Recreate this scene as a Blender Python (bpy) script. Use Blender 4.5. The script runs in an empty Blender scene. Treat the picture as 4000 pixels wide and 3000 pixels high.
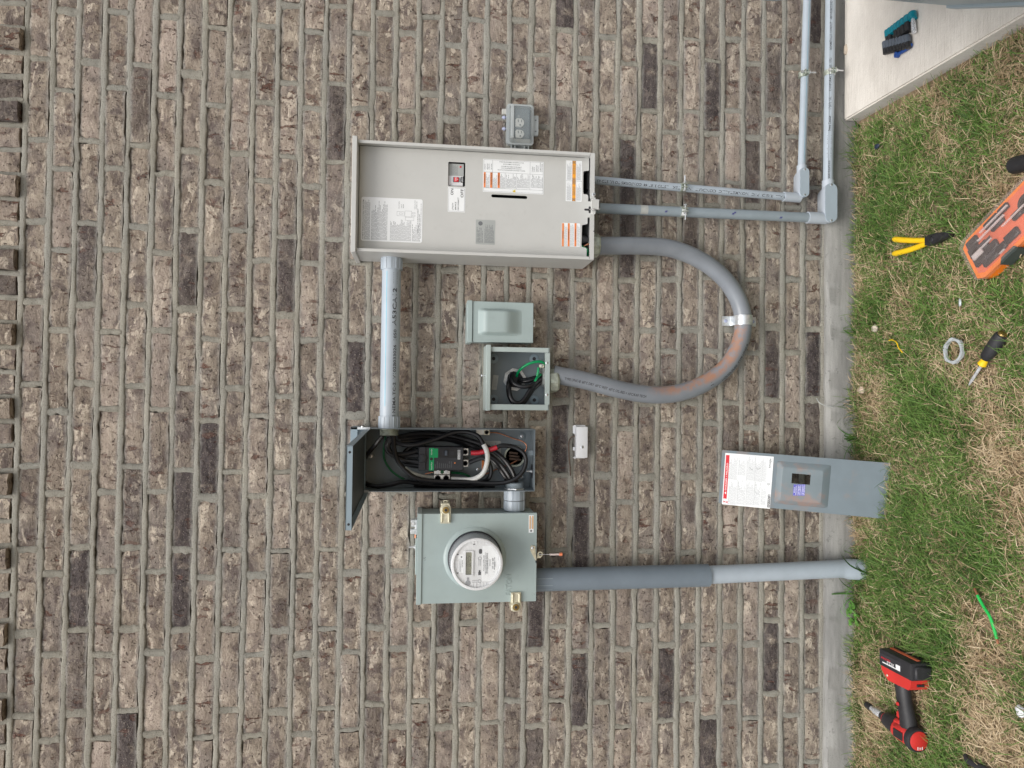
import bpy, bmesh, math, random
import numpy as np
from mathutils import Matrix, Vector
from mathutils.geometry import tessellate_polygon

random.seed(7)
rng = np.random.default_rng(7)
SC = bpy.context.scene
COL = SC.collection
R_ = math.radians

# ------------------------------------------------------------------ camera (a phone held on its side, 25 mm lens)
CAM_R = np.array([[0.012218, 0.999725, -0.02003], [-0.123941, -0.018363, -0.99212], [-0.992214, 0.014604, 0.123682]])
CAM_F, CAM_Y, CAM_Z = 2772.0, -2378.0, 1415.7
cam_d = bpy.data.cameras.new('camera'); cam = bpy.data.objects.new('camera', cam_d); COL.objects.link(cam)
m4 = np.eye(4); m4[:3, :3] = CAM_R; m4[:3, 3] = (0, CAM_Y / 1000, CAM_Z / 1000)
cam.matrix_world = Matrix(m4.tolist())
cam_d.sensor_width = 36; cam_d.lens = CAM_F / 4000 * 36
cam_d.clip_start = .05; cam_d.clip_end = 200
SC.camera = cam

# ------------------------------------------------------------------ sky, sun, exposure (overcast afternoon)
world = bpy.data.worlds.new('World'); SC.world = world; world.use_nodes = True
wn = world.node_tree.nodes; wl = world.node_tree.links
sky = wn.new('ShaderNodeTexSky'); sky.sky_type = 'NISHITA'; sky.sun_disc = False
SUN_EL, SUN_AZ = R_(58), R_(196)
sky.sun_elevation = SUN_EL; sky.sun_rotation = SUN_AZ
sky.dust_density = 3.0
hs = wn.new('ShaderNodeHueSaturation'); hs.inputs['Saturation'].default_value = .30
wl.new(sky.outputs[0], hs.inputs['Color']); wl.new(hs.outputs[0], wn['Background'].inputs['Color'])
wn['Background'].inputs['Strength'].default_value = .13
sun_d = bpy.data.lights.new('sun', 'SUN'); sun = bpy.data.objects.new('sun', sun_d); COL.objects.link(sun)
sun_d.energy = 1.5; sun_d.angle = R_(36); sun_d.color = (1, .95, .88)
sdir = Vector((math.sin(SUN_AZ) * math.cos(SUN_EL), math.cos(SUN_AZ) * math.cos(SUN_EL), math.sin(SUN_EL)))
sun.rotation_euler = sdir.to_track_quat('Z', 'Y').to_euler()
SC.view_settings.view_transform = 'Standard'; SC.view_settings.look = 'None'
SC.view_settings.gamma = 1; SC.view_settings.use_curve_mapping = False
SC.view_settings.exposure = 0.40
SC.render.engine = 'CYCLES'
SC.cycles.max_bounces = 8; SC.cycles.transparent_max_bounces = 12

# ------------------------------------------------------------------ measuring helpers: photo pixel -> point on a real plane (mm)
def P(u, v, d=0.0):            # on the plane d mm in front of the wall -> (x, z)
    D = CAM_R @ np.array([(u - 2000) / CAM_F, -(v - 1500) / CAM_F, -1.0])
    t = (-d - CAM_Y) / D[1]
    return float(D[0] * t), float(CAM_Z + D[2] * t)
def G(u, v, z):                # on the level z mm -> (x, y)
    D = CAM_R @ np.array([(u - 2000) / CAM_F, -(v - 1500) / CAM_F, -1.0])
    t = (z - CAM_Z) / D[2]
    return float(D[0] * t), float(CAM_Y + D[1] * t)
def zoomed(u0, v0, s):
    return lambda x, y: (u0 + x / s, v0 + y / s)

# ------------------------------------------------------------------ frames and mesh builder (millimetres)
class Frame:
    def __init__(s, o, ux, uy):
        s.o = np.array(o, float); s.ux = np.array(ux, float) / np.linalg.norm(ux)
        uy = np.array(uy, float); uy = uy - s.ux * (uy @ s.ux); s.uy = uy / np.linalg.norm(uy)
        s.n = np.cross(s.ux, s.uy)
    def map(s, p):
        p = np.asarray(p, float).reshape(-1, 3)
        return s.o + p[:, :1] * s.ux + p[:, 1:2] * s.uy + p[:, 2:3] * s.n
WALL = Frame((0, 0, 0), (1, 0, 0), (0, 0, 1))        # a = right, b = up, c = out of the wall
LEVEL = Frame((0, 0, 0), (1, 0, 0), (0, 1, 0))       # a = x, b = y, c = up
def ground_frame(x, y, z, deg):
    t = R_(deg)
    return Frame((x, y, z), (math.cos(t), math.sin(t), 0), (-math.sin(t), math.cos(t), 0))

def spline(pts, n=8):
    p = np.array(pts, float)
    if len(p) < 3: return p
    q = np.vstack([2 * p[0] - p[1], p, 2 * p[-1] - p[-2]])
    out = []
    t = np.linspace(0, 1, n, endpoint=False)[:, None]
    for i in range(len(p) - 1):
        a, b, c, d = q[i], q[i + 1], q[i + 2], q[i + 3]
        out.append(.5 * (2 * b + (c - a) * t + (2 * a - 5 * b + 4 * c - d) * t ** 2 + (3 * b - a - 3 * c + d) * t ** 3))
    out.append(p[-1:])
    return np.vstack(out)
def rrect(a0, a1, b0, b1, r=3, n=4):
    if a0 > a1: a0, a1 = a1, a0
    if b0 > b1: b0, b1 = b1, b0
    r = min(r, (a1 - a0) / 2 - .01, (b1 - b0) / 2 - .01)
    out = []
    for cx, cy, s in ((a1 - r, b1 - r, 0), (a0 + r, b1 - r, 90), (a0 + r, b0 + r, 180), (a1 - r, b0 + r, 270)):
        for i in range(n + 1):
            t = R_(s + 90 * i / n); out.append((cx + r * math.cos(t), cy + r * math.sin(t)))
    return out
def circ(a, b, r, n=24, ph=0):
    return [(a + r * math.cos(2 * math.pi * i / n + ph), b + r * math.sin(2 * math.pi * i / n + ph)) for i in range(n)]

_text = {}
def text_mesh(s):
    if s not in _text:
        cu = bpy.data.curves.new('lettering', 'FONT'); cu.body = s; cu.resolution_u = 2; cu.size = 1; cu.offset = .014
        ob = bpy.data.objects.new('lettering', cu)
        me = bpy.data.meshes.new_from_object(ob)
        v = np.array([q.co[:] for q in me.vertices]).reshape(-1, 3)[:, :2] if len(me.vertices) else np.zeros((0, 2))
        f = [tuple(q.vertices) for q in me.polygons]
        bpy.data.objects.remove(ob); bpy.data.curves.remove(cu); bpy.data.meshes.remove(me)
        if len(v): v[:, 0] -= v[:, 0].min()
        _text[s] = (v / .70, f)
    return _text[s]

class MB:
    def __init__(s, frame=WALL):
        s.fr = frame; s.v = []; s.f = []; s.n = 0
    def add(s, v, f, mapped=False):
        v = np.asarray(v, float).reshape(-1, 3)
        if not mapped: v = s.fr.map(v)
        s.v.append(v); k = s.n
        s.f.extend([tuple(i + k for i in q) for q in f]); s.n += len(v); return s
    def box(s, a0, a1, b0, b1, c0, c1, bev=0, seg=1):
        a0, a1 = min(a0, a1), max(a0, a1); b0, b1 = min(b0, b1), max(b0, b1); c0, c1 = min(c0, c1), max(c0, c1)
        if bev <= 0:
            v = [(a, b, c) for c in (c0, c1) for b in (b0, b1) for a in (a0, a1)]
            return s.add(v, [(0, 2, 3, 1), (4, 5, 7, 6), (0, 1, 5, 4), (2, 6, 7, 3), (0, 4, 6, 2), (1, 3, 7, 5)])
        bm = bmesh.new(); bmesh.ops.create_cube(bm, size=1)
        for q in bm.verts:
            q.co = ((a0 + a1) / 2 + q.co.x * (a1 - a0), (b0 + b1) / 2 + q.co.y * (b1 - b0), (c0 + c1) / 2 + q.co.z * (c1 - c0))
        bev = min(bev, (a1 - a0) * .45, (b1 - b0) * .45, (c1 - c0) * .45)
        bmesh.ops.bevel(bm, geom=list(bm.edges), offset=bev, segments=seg, affect='EDGES', profile=.5)
        bm.verts.index_update()
        v = [tuple(q.co) for q in bm.verts]; f = [tuple(x.index for x in q.verts) for q in bm.faces]; bm.free()
        return s.add(v, f)
    def tube(s, pts, r, n=12, caps=True, flat=1.0):
        p = s.fr.map(pts); m = len(p)
        rr = np.full(m, r, float) if np.isscalar(r) else np.asarray(r, float)
        t = np.gradient(p, axis=0); t /= np.linalg.norm(t, axis=1)[:, None] + 1e-9
        ref = np.array([0, 0, 1.]) if abs(t[0][2]) < .9 else np.array([1., 0, 0])
        u = np.cross(t[0], ref); u /= np.linalg.norm(u)
        V = []
        an = np.arange(n) * 2 * math.pi / n
        for i in range(m):
            u = u - t[i] * (u @ t[i]); u /= np.linalg.norm(u); w = np.cross(t[i], u)
            V.append(p[i] + rr[i] * (np.cos(an)[:, None] * u + np.sin(an)[:, None] * w * flat))
        F = [(i * n + j, i * n + (j + 1) % n, (i + 1) * n + (j + 1) % n, (i + 1) * n + j) for i in range(m - 1) for j in range(n)]
        if caps: F += [tuple(range(n - 1, -1, -1)), tuple((m - 1) * n + j for j in range(n))]
        return s.add(np.vstack(V), F, True)
    def cyl(s, p0, p1, r0, r1=None, n=20):
        return s.tube([p0, p1], [r0, r0 if r1 is None else r1], n)
    def lathe(s, p0, axis, prof, n=28, ph=0, caps=True):
        p0 = np.array(p0, float); ax = np.array(axis, float); ax /= np.linalg.norm(ax)
        u = np.cross(ax, (0, 0, 1) if abs(ax[2]) < .9 else (1, 0, 0)); u /= np.linalg.norm(u); w = np.cross(ax, u)
        an = np.arange(n) * 2 * math.pi / n + ph
        V = [p0 + ax * q + r * (np.cos(an)[:, None] * u + np.sin(an)[:, None] * w) for q, r in prof]; m = len(prof)
        F = [(i * n + j, i * n + (j + 1) % n, (i + 1) * n + (j + 1) % n, (i + 1) * n + j) for i in range(m - 1) for j in range(n)]
        if caps: F += [tuple(range(n - 1, -1, -1)), tuple((m - 1) * n + j for j in range(n))]
        return s.add(np.vstack(V), F)
    def plate(s, loops, c0, c1):
        tri = tessellate_polygon([[Vector((a, b, 0)) for a, b in lp] for lp in loops])
        flat = [q for lp in loops for q in lp]; k = len(flat)
        v = [(a, b, c0) for a, b in flat] + [(a, b, c1) for a, b in flat]
        f = []
        for t in tri:
            (x0, y0), (x1, y1), (x2, y2) = flat[t[0]], flat[t[1]], flat[t[2]]
            if (x1 - x0) * (y2 - y0) - (x2 - x0) * (y1 - y0) < 0: t = (t[0], t[2], t[1])
            f.append(tuple(i + k for i in t)); f.append((t[2], t[1], t[0]))
        o = 0
        for lp in loops:
            m = len(lp)
            ar = sum(lp[i][0] * lp[(i + 1) % m][1] - lp[(i + 1) % m][0] * lp[i][1] for i in range(m))
            for i in range(m):
                i0, i1 = o + i, o + (i + 1) % m
                q = (i0, i1, i1 + k, i0 + k)
                f.append(q if (ar > 0) == (lp is loops[0]) else q[::-1])
            o += m
        return s.add(v, f)
    def text(s, body, a, b, h, c, ang=0, w=None, align='L', thick=0):
        v, f = text_mesh(body)
        if not len(v): return s
        v = v * h; W0 = v[:, 0].max()
        if w: v = v * np.array([w / W0, 1]); W0 = w
        off = {'L': 0, 'C': W0 / 2, 'R': W0}[align]
        t = R_(ang); x = v[:, 0] - off; y = v[:, 1]
        q = np.stack([a + x * math.cos(t) - y * math.sin(t), b + x * math.sin(t) + y * math.cos(t), np.full(len(v), c)], 1)
        return s.add(q, f)
    def pipe_text(s, body, path, r, s0, h, up, phi=0, w=None):
        """print wrapped round a pipe: path is local points, up the local direction the tops of the letters lean to"""
        v, f = text_mesh(body)
        if not len(v): return s
        v = v * h
        if w: v = v * np.array([w / v[:, 0].max(), 1])
        p = np.array(path, float); seg = np.r_[0, np.cumsum(np.linalg.norm(np.diff(p, axis=0), axis=1))]
        x = np.clip(s0 + v[:, 0], 0, seg[-1] - .01)
        c = np.stack([np.interp(x, seg, p[:, i]) for i in range(3)], 1)
        tg = np.gradient(p, seg, axis=0); t = np.stack([np.interp(x, seg, tg[:, i]) for i in range(3)], 1)
        t /= np.linalg.norm(t, axis=1)[:, None]
        nrm = np.array([0, 0, 1.]) - t * t[:, 2:3]; nrm /= np.linalg.norm(nrm, axis=1)[:, None]
        m = np.cross(nrm, t)
        if (m @ np.array(up, float)).mean() < 0: m = -m
        an = (v[:, 1] - h / 2) / r + phi
        q = c + (r + .25) * (np.cos(an)[:, None] * nrm + np.sin(an)[:, None] * m)
        return s.add(q, f)
    def lines(s, a0, a1, b0, b1, c, n, fill=.5, ang=0, ragged=.25, seed=1, indent=0):
        """small print too fine to read: n rows of word-long strokes"""
        rd = random.Random(seed); a0, a1 = min(a0, a1), max(a0, a1); b0, b1 = min(b0, b1), max(b0, b1)
        L, H = ((a1 - a0), (b1 - b0)) if ang == 0 else ((b1 - b0), (a1 - a0))
        st = H / n
        for i in range(n):
            x = 0; end = L * (1 - rd.random() * ragged)
            while x < end - st * .8:
                wd = min(st * rd.uniform(1.2, 4.5), end - x)
                y = i * st
                q = [(x, y), (x + wd, y), (x + wd, y + st * fill * .72), (x, y + st * fill * .72)]
                if ang == 0: q = [(a0 + p0, b1 - st * .2 - p1, c) for p0, p1 in q][::-1]
                else: q = [(a0 + st * .2 + p1, b0 + p0, c) for p0, p1 in q][::-1]
                s.add(q, [(0, 1, 2, 3)]); x += wd + st * .45
        return s
    def build(s, name, mat, parent=None, smooth=True, ang=38):
        off = np.zeros(3); q = parent
        while q is not None: off = off + np.array(q.location) * 1000; q = q.parent
        V = (np.vstack(s.v) - off) / 1000
        me = bpy.data.meshes.new(name); me.from_pydata(V.tolist(), [], s.f); me.materials.append(mat)
        if smooth:
            me.shade_smooth(); me.set_sharp_from_angle(angle=R_(ang))
        o = bpy.data.objects.new(name, me); COL.objects.link(o)
        if parent is not None: o.parent = parent
        return o

def tag(o, label=None, cat=None, group=None, kind=None):
    if label: o['label'] = label
    if cat: o['category'] = cat
    if group: o['group'] = group
    if kind: o['kind'] = kind
    return o
def thing(name, label, cat, loc, group=None):
    o = bpy.data.objects.new(name, None); COL.objects.link(o); o.empty_display_size = .05
    o.location = [q / 1000 for q in loc]
    return tag(o, label, cat, group)

# ------------------------------------------------------------------ materials
def nodes(name):
    m = bpy.data.materials.new(name); m.use_nodes = True
    nt = m.node_tree; b = nt.nodes['Principled BSDF']
    return m, nt, b
def nd(nt, t, **kw):
    n = nt.nodes.new(t)
    for k, v in kw.items():
        if k in n.inputs: n.inputs[k].default_value = v
        else: setattr(n, k, v)
    return n
def mixc(nt, fac, a, b, mode='MIX'):
    n = nt.nodes.new('ShaderNodeMix'); n.data_type = 'RGBA'; n.blend_type = mode
    for sock, val in ((n.inputs[0], fac), (n.inputs[6], a), (n.inputs[7], b)):
        if isinstance(val, bpy.types.NodeSocket): nt.links.new(val, sock)
        elif isinstance(val, (int, float)): sock.default_value = val
        else: sock.default_value = (*val, 1)
    return n.outputs[2]
def ramp(nt, fac, lo, hi):
    n = nt.nodes.new('ShaderNodeMapRange'); n.interpolation_type = 'SMOOTHSTEP'
    nt.links.new(fac, n.inputs[0]); n.inputs[1].default_value = lo; n.inputs[2].default_value = hi
    return n.outputs[0]
def math_(nt, op, a, b=0.0):
    n = nt.nodes.new('ShaderNodeMath'); n.operation = op
    for i, q in enumerate((a, b)):
        if isinstance(q, bpy.types.NodeSocket): nt.links.new(q, n.inputs[i])
        else: n.inputs[i].default_value = q
    return n.outputs[0]
def noise(nt, vec, scale, detail=4, rough=.55, dist=0):
    n = nd(nt, 'ShaderNodeTexNoise', Scale=scale, Detail=detail, Roughness=rough, Distortion=dist)
    nt.links.new(vec, n.inputs['Vector']); return n.outputs['Fac']

def paint(name, col, rough=.5, metal=0.0, var=.08, scale=14, bump=.0, bscale=400, grime=0.0, grime_col=(.12, .10, .08), rub=None, alpha=1.0, spec=.5):
    m, nt, b = nodes(name)
    tc = nd(nt, 'ShaderNodeTexCoord').outputs['Object']
    n1 = noise(nt, tc, scale, 5)
    lo = tuple(c * (1 - var) for c in col); hi = tuple(min(1, c * (1 + var)) for c in col)
    c = mixc(nt, ramp(nt, n1, .3, .7), lo, hi)
    if grime:
        n2 = noise(nt, tc, scale * 3.1, 8, .7)
        c = mixc(nt, math_(nt, 'MULTIPLY', ramp(nt, n2, .56, .78), grime), c, grime_col)
    if rub:
        n3 = noise(nt, tc, 9, 6, .65)
        c = mixc(nt, math_(nt, 'MULTIPLY', ramp(nt, n3, rub[1], rub[1] + .16), rub[2]), c, rub[0])
    nt.links.new(c, b.inputs['Base Color'])
    b.inputs['Roughness'].default_value = rough; b.inputs['Metallic'].default_value = metal
    b.inputs['Specular IOR Level'].default_value = spec
    n4 = noise(nt, tc, scale * 6, 3)
    r = nt.nodes.new('ShaderNodeMapRange'); nt.links.new(n4, r.inputs[0]); r.inputs[3].default_value = rough - .07; r.inputs[4].default_value = rough + .07
    nt.links.new(r.outputs[0], b.inputs['Roughness'])
    if bump:
        bp = nd(nt, 'ShaderNodeBump', Strength=bump, Distance=.001)
        nt.links.new(noise(nt, tc, bscale, 2), bp.inputs['Height']); nt.links.new(bp.outputs[0], b.inputs['Normal'])
    b.inputs['Alpha'].default_value = alpha
    return m

M = {}
M['beige'] = paint('beige enclosure paint', (.545, .548, .53), .45, var=.02, bump=.15, bscale=700, grime=.10)
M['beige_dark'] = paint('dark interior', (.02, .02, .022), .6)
M['green_grey'] = paint('green grey enamel', (.345, .42, .415), .42, var=.03, bump=.12, bscale=500, grime=.12)
M['pale_green_grey'] = paint('pale green grey enamel', (.40, .47, .455), .42, var=.03, bump=.12, bscale=500, grime=.1)
M['box_grey'] = paint('blue grey enamel', (.19, .225, .245), .42, var=.05, grime=.15, bump=.1)  # same enamel as the lip, darkened for the shade inside the open box
M['panel_grey'] = paint('dusty blue grey enamel', (.165, .205, .23), .48, var=.05, rub=((.27, .20, .17), .50, .45), bump=.08)
M['panel_rub'] = paint('rust rubbed enamel', (.175, .215, .235), .5, var=.06, rub=((.34, .21, .165), .46, .65), bump=.08)
M['lip_grey'] = paint('lighter blue grey enamel', (.25, .32, .365), .42, var=.04)  # box enamel kept lighter where light falls on the lip and cap
M['lid_shade'] = paint('shade on lid underside', (.035, .04, .04), .6, var=.15)  # shade under the raised lid, put into the colour
M['galv'] = paint('galvanised steel', (.66, .69, .71), .32, .6, var=.2, scale=60, bump=.2, bscale=200)
M['zinc'] = paint('bright zinc', (.78, .80, .82), .25, .7, var=.15, scale=80)
M['zinc_green'] = paint('green zinc casting', (.46, .50, .43), .45, .55, var=.25, scale=70, bump=.5, bscale=300, grime=.3)
M['brass'] = paint('yellow zinc plate', (.72, .69, .54), .34, .55, var=.2, scale=50)
M['brass_dark'] = paint('brass ring', (.42, .30, .12), .35, 1.0, var=.2)
M['black'] = paint('black plastic', (.018, .018, .02), .45, var=.2, grime=.2, grime_col=(.07, .07, .07))
M['cable'] = paint('black cable jacket', (.009, .009, .011), .36, var=.2, scale=40, bump=.2, bscale=250)
M['breaker'] = paint('dark breaker plastic', (.035, .037, .043), .5, var=.1)
M['breaker_green'] = paint('breaker green', (.0, .40, .13), .45, var=.03)
M['white_tape'] = paint('white tape', (.72, .73, .71), .45, var=.06, scale=60)
M['grey_tape'] = paint('dull white tape', (.45, .46, .44), .5, var=.1, scale=60)
M['red_tape'] = paint('red tape', (.55, .015, .03), .3, var=.12, scale=60)
M['green_wire'] = paint('green wire', (.0, .30, .10), .3, var=.12, scale=60)
M['dark_green_wire'] = paint('dark green wire', (.005, .11, .04), .35, var=.1)
M['bright_green'] = paint('bright green wire', (.02, .50, .09), .35, var=.1)
M['copper'] = paint('copper', (.62, .27, .16), .35, .9, var=.2, scale=60)
M['alum'] = paint('aluminium lug', (.72, .72, .70), .34, .9, var=.12, scale=50)
M['pvc'] = paint('light grey pvc', (.42, .48, .54), .38, var=.04, grime=.18, grime_col=(.22, .20, .17))
M['pvc_fit'] = paint('pale grey pvc fitting', (.46, .51, .57), .40, var=.03, grime=.08)
M['pvc_lid'] = paint('fitting lid', (.38, .45, .51), .45, var=.03, bump=.2, bscale=600)
M['pvc_mid'] = paint('mid grey pvc', (.275, .325, .36), .38, var=.05, grime=.2)
M['pvc_dark'] = paint('blue grey pvc sleeve', (.175, .215, .255), .42, var=.05, grime=.08)
M['flex'] = paint('grey flexible jacket', (.225, .245, .275), .33, var=.06, scale=9, rub=((.36, .17, .10), .57, .6))
M['label'] = paint('white label', (.84, .86, .87), .45, var=.02)
M['label_grey'] = paint('silver label', (.40, .42, .41), .4, var=.04)
M['ink'] = paint('black ink', (.03, .03, .035), .6)
M['ink_grey'] = paint('grey ink', (.16, .17, .18), .6)
M['ink_blue'] = paint('marker ink', (.05, .05, .22), .6)
M['orange_ink'] = paint('orange print', (.80, .25, .07), .5, var=.03)
M['tan_ink'] = paint('faded orange print', (.66, .42, .22), .5)
M['amber_ink'] = paint('amber print', (.85, .36, .02), .5, var=.03)
M['red_ink'] = paint('red print', (.66, .02, .035), .5, var=.04)
M['blue_ink'] = paint('blue label', (.06, .06, .48), .5, var=.05)
M['blue_line'] = paint('blue stripe', (.22, .48, .60), .5)
M['white_ink'] = paint('white print', (.85, .85, .85), .5)
M['yellow_ink'] = paint('yellow print', (.80, .62, .05), .5)
M['white_plastic'] = paint('white plastic', (.78, .79, .81), .4, var=.03, grime=.06)
M['meter_face'] = paint('meter face plastic', (.70, .71, .72), .45, var=.02)
M['lcd'] = paint('meter display', (.20, .20, .135), .3, var=.04)
M['lcd_ink'] = paint('display digits', (.035, .035, .03), .4)
M['meter_body'] = paint('meter body', (.30, .31, .33), .35, var=.04)
M['ring_dark'] = paint('dark gasket', (.02, .022, .03), .4)
M['clear'] = paint('clear meter cover', (.75, .78, .80), .12, var=.02, alpha=.05)
M['clear_side'] = paint('smoky cover side', (.42, .43, .46), .2, var=.05, alpha=.72)
M['bubble'] = paint('cloudy cover', (.50, .56, .58), .22, var=.08, alpha=.38)
M['bubble_rim'] = paint('cloudy cover rim', (.52, .56, .57), .3, var=.08, alpha=.75)
M['bubble_base'] = paint('grey outlet base', (.50, .50, .47), .5, var=.05, grime=.2)
M['outlet_plate'] = paint('outlet gasket plate', (.13, .16, .18), .5, var=.05)
M['outlet'] = paint('outlet face', (.80, .80, .76), .4, var=.02)
M['screw_blue'] = paint('plastic lock screw', (.38, .42, .58), .4)
M['orange_seal'] = paint('orange seal', (.85, .25, .12), .35)
M['clear_seal'] = paint('pale seal tube', (.75, .65, .62), .3, alpha=.8)
M['tool_red'] = paint('red tool housing', (.60, .035, .03), .42, var=.08, grime=.18)
M['tool_black'] = paint('black rubber grip', (.022, .022, .025), .55, var=.25, grime=.3, grime_col=(.08, .075, .07))
M['tool_yellow'] = paint('yellow grip', (.85, .55, .01), .4, var=.06, grime=.12)
M['steel_dark'] = paint('dark tool steel', (.06, .06, .065), .4, .7, var=.25, scale=60)
M['steel'] = paint('tool steel', (.74, .76, .79), .28, .5, var=.15, scale=50)
M['amber_handle'] = paint('clear amber handle', (.60, .50, .03), .25, alpha=.85)
M['case_orange'] = paint('orange case', (.85, .20, .015), .45, var=.06)
M['case_red'] = paint('coral case inlay', (.72, .15, .07), .5, var=.1)
M['case_lid'] = paint('clear case lid', (.75, .62, .58), .2, var=.1, alpha=.13)
M['case_rib'] = paint('clear case rib', (.80, .70, .68), .25, alpha=.45)
M['case_latch'] = paint('dark green latch', (.05, .065, .06), .5)
M['teal'] = paint('teal sleeve', (.0, .21, .28), .35, var=.08)
M['slate'] = paint('slate holder', (.10, .12, .15), .4, var=.1)
M['blue'] = paint('blue plastic', (.015, .07, .30), .4, var=.1)
M['ring_pale'] = paint('pale zinc ring', (.50, .54, .56), .4, .2, var=.15, scale=60)
M['screw_dark'] = paint('dark blue plastic', (.02, .03, .06), .4)
M['gen'] = paint('blue grey cabinet', (.36, .43, .47), .45, var=.03)
M['putty'] = paint('mortar parging', (.55, .47, .38), .85, var=.12, scale=60, bump=.8, bscale=200)
M['stone'] = paint('limestone chip', (.56, .49, .40), .9, var=.15, scale=80, bump=1, bscale=200)
M['cotton'] = paint('pale scrap', (.62, .50, .40), .9, var=.2, scale=120, bump=1, bscale=250)
M['weed'] = paint('weed leaf', (.06, .16, .03), .5, var=.3, scale=30)
M['clover'] = paint('clover leaf', (.10, .26, .04), .5, var=.25, scale=60)
M['lead'] = paint('thin grey lead', (.45, .47, .46), .5)
M['brown_wire'] = paint('brown wire', (.14, .09, .065), .45, var=.3, scale=30)

def scuff_flex():
    m, nt, b = nodes('grey flexible jacket'); L = nt.links; tc = nd(nt, 'ShaderNodeTexCoord').outputs['Object']
    st = nd(nt, 'ShaderNodeAttribute', attribute_name='stain').outputs['Fac']
    c = mixc(nt, ramp(nt, noise(nt, tc, 12, 4), .3, .7), (.215, .235, .262), (.245, .268, .298))
    f = math_(nt, 'MULTIPLY', st, ramp(nt, noise(nt, tc, 22, 6, .7), .38, .62))
    c = mixc(nt, math_(nt, 'MULTIPLY', f, .9), c, (.42, .21, .125)); L.new(c, b.inputs['Base Color'])
    b.inputs['Roughness'].default_value = .33
    return m
M['flex'] = scuff_flex()
def brick_material(name, joined=False):
    m, nt, b = nodes(name); L = nt.links
    tc = nd(nt, 'ShaderNodeTexCoord').outputs['Object']
    if joined:
        at = nd(nt, 'ShaderNodeAttribute', attribute_name='tone')
        rnd = nd(nt, 'ShaderNodeNewGeometry').outputs['Random Per Island']; tone = at.outputs['Color']
    else:
        oi = nd(nt, 'ShaderNodeObjectInfo'); rnd = oi.outputs['Random']; tone = oi.outputs['Color']
    sep = nd(nt, 'ShaderNodeSeparateColor'); L.new(tone, sep.inputs[0])
    dark, red, pale = sep.outputs[0], sep.outputs[1], sep.outputs[2]
    off = nd(nt, 'ShaderNodeCombineXYZ')
    L.new(math_(nt, 'MULTIPLY', rnd, 57.0), off.inputs[0]); L.new(math_(nt, 'MULTIPLY', rnd, 31.0), off.inputs[1]); L.new(math_(nt, 'MULTIPLY', rnd, 83.0), off.inputs[2])
    va = nd(nt, 'ShaderNodeVectorMath', operation='ADD'); L.new(tc, va.inputs[0]); L.new(off.outputs[0], va.inputs[1]); v = va.outputs[0]
    st = nd(nt, 'ShaderNodeMapping'); st.inputs['Scale'].default_value = (1.0, 1.0, .42); L.new(v, st.inputs[0]); vs = st.outputs[0]   # upright streaks
    sx = nd(nt, 'ShaderNodeMapping'); sx.inputs['Scale'].default_value = (.45, 1.0, 1.0); L.new(v, sx.inputs[0]); vx = sx.outputs[0]
    sd = nd(nt, 'ShaderNodeMapping'); sd.inputs['Rotation'].default_value = (0, R_(28), 0); sd.inputs['Scale'].default_value = (.42, 1.0, 1.0); L.new(v, sd.inputs[0]); vd = sd.outputs[0]
    big = noise(nt, v, 14, 4, .6, .6); mid = noise(nt, vx, 46, 6, .7, 1.0); fine = noise(nt, v, 230, 5, .75)
    # per brick base hue
    base = mixc(nt, rnd, (.285, .236, .190), (.43, .362, .292))
    c = mixc(nt, ramp(nt, mid, .34, .60), (.190, .152, .122), base)
    c = mixc(nt, math_(nt, 'MULTIPLY', ramp(nt, big, .48, .66), .75), c, (.50, .428, .345))
    gy = ramp(nt, noise(nt, v, 7.5, 3, .5), .50, .66)
    c = mixc(nt, math_(nt, 'MULTIPLY', gy, .5), c, (.235, .210, .200))
    c = mixc(nt, math_(nt, 'MULTIPLY', ramp(nt, noise(nt, v, 20, 5, .65, .8), .50, .62), .8), c, (.135, .105, .098))
    # thin dry smears of pale slurry
    wob = noise(nt, v, 30, 3, .6, 2.4)
    smear = math_(nt, 'MULTIPLY', ramp(nt, noise(nt, vd, 27, 5, .6, 1.3), .545, .615), ramp(nt, wob, .38, .54))
    c = mixc(nt, math_(nt, 'MULTIPLY', smear, .85), c, (.66, .575, .47))
    c = mixc(nt, math_(nt, 'MULTIPLY', pale, ramp(nt, big, .30, .55)), c, (.52, .43, .37))
    # dark fired bricks
    dn = math_(nt, 'MULTIPLY', dark, ramp(nt, noise(nt, v, 17, 6, .62, .5), .24, .50))
    c = mixc(nt, math_(nt, 'MINIMUM', dn, .94), c, mixc(nt, ramp(nt, mid, .35, .7), (.040, .033, .037), (.110, .092, .093)))
    # red scabs where the slurry has come off
    scab = math_(nt, 'MULTIPLY', ramp(nt, noise(nt, vs, 40, 5, .62, .5), .58, .62), ramp(nt, noise(nt, v, 11, 2), .42, .58))
    scab = math_(nt, 'MULTIPLY', scab, math_(nt, 'ADD', red, .55))
    c = mixc(nt, math_(nt, 'MINIMUM', scab, .85), c, (.135, .062, .046))
    # sand grains, pits
    c = mixc(nt, math_(nt, 'MULTIPLY', ramp(nt, fine, .57, .67), .65), c, (.60, .53, .44))
    c = mixc(nt, math_(nt, 'MULTIPLY', ramp(nt, noise(nt, v, 150, 4, .7), .56, .66), .6), c, (.130, .100, .088))
    pits = ramp(nt, noise(nt, v, 95, 3, .6), .625, .68)
    c = mixc(nt, math_(nt, 'MULTIPLY', pits, .8), c, (.075, .055, .047))
    # grey mortar film toward the long edges
    sz = nd(nt, 'ShaderNodeSeparateXYZ'); L.new(tc, sz.inputs[0])
    film = 0
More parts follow.
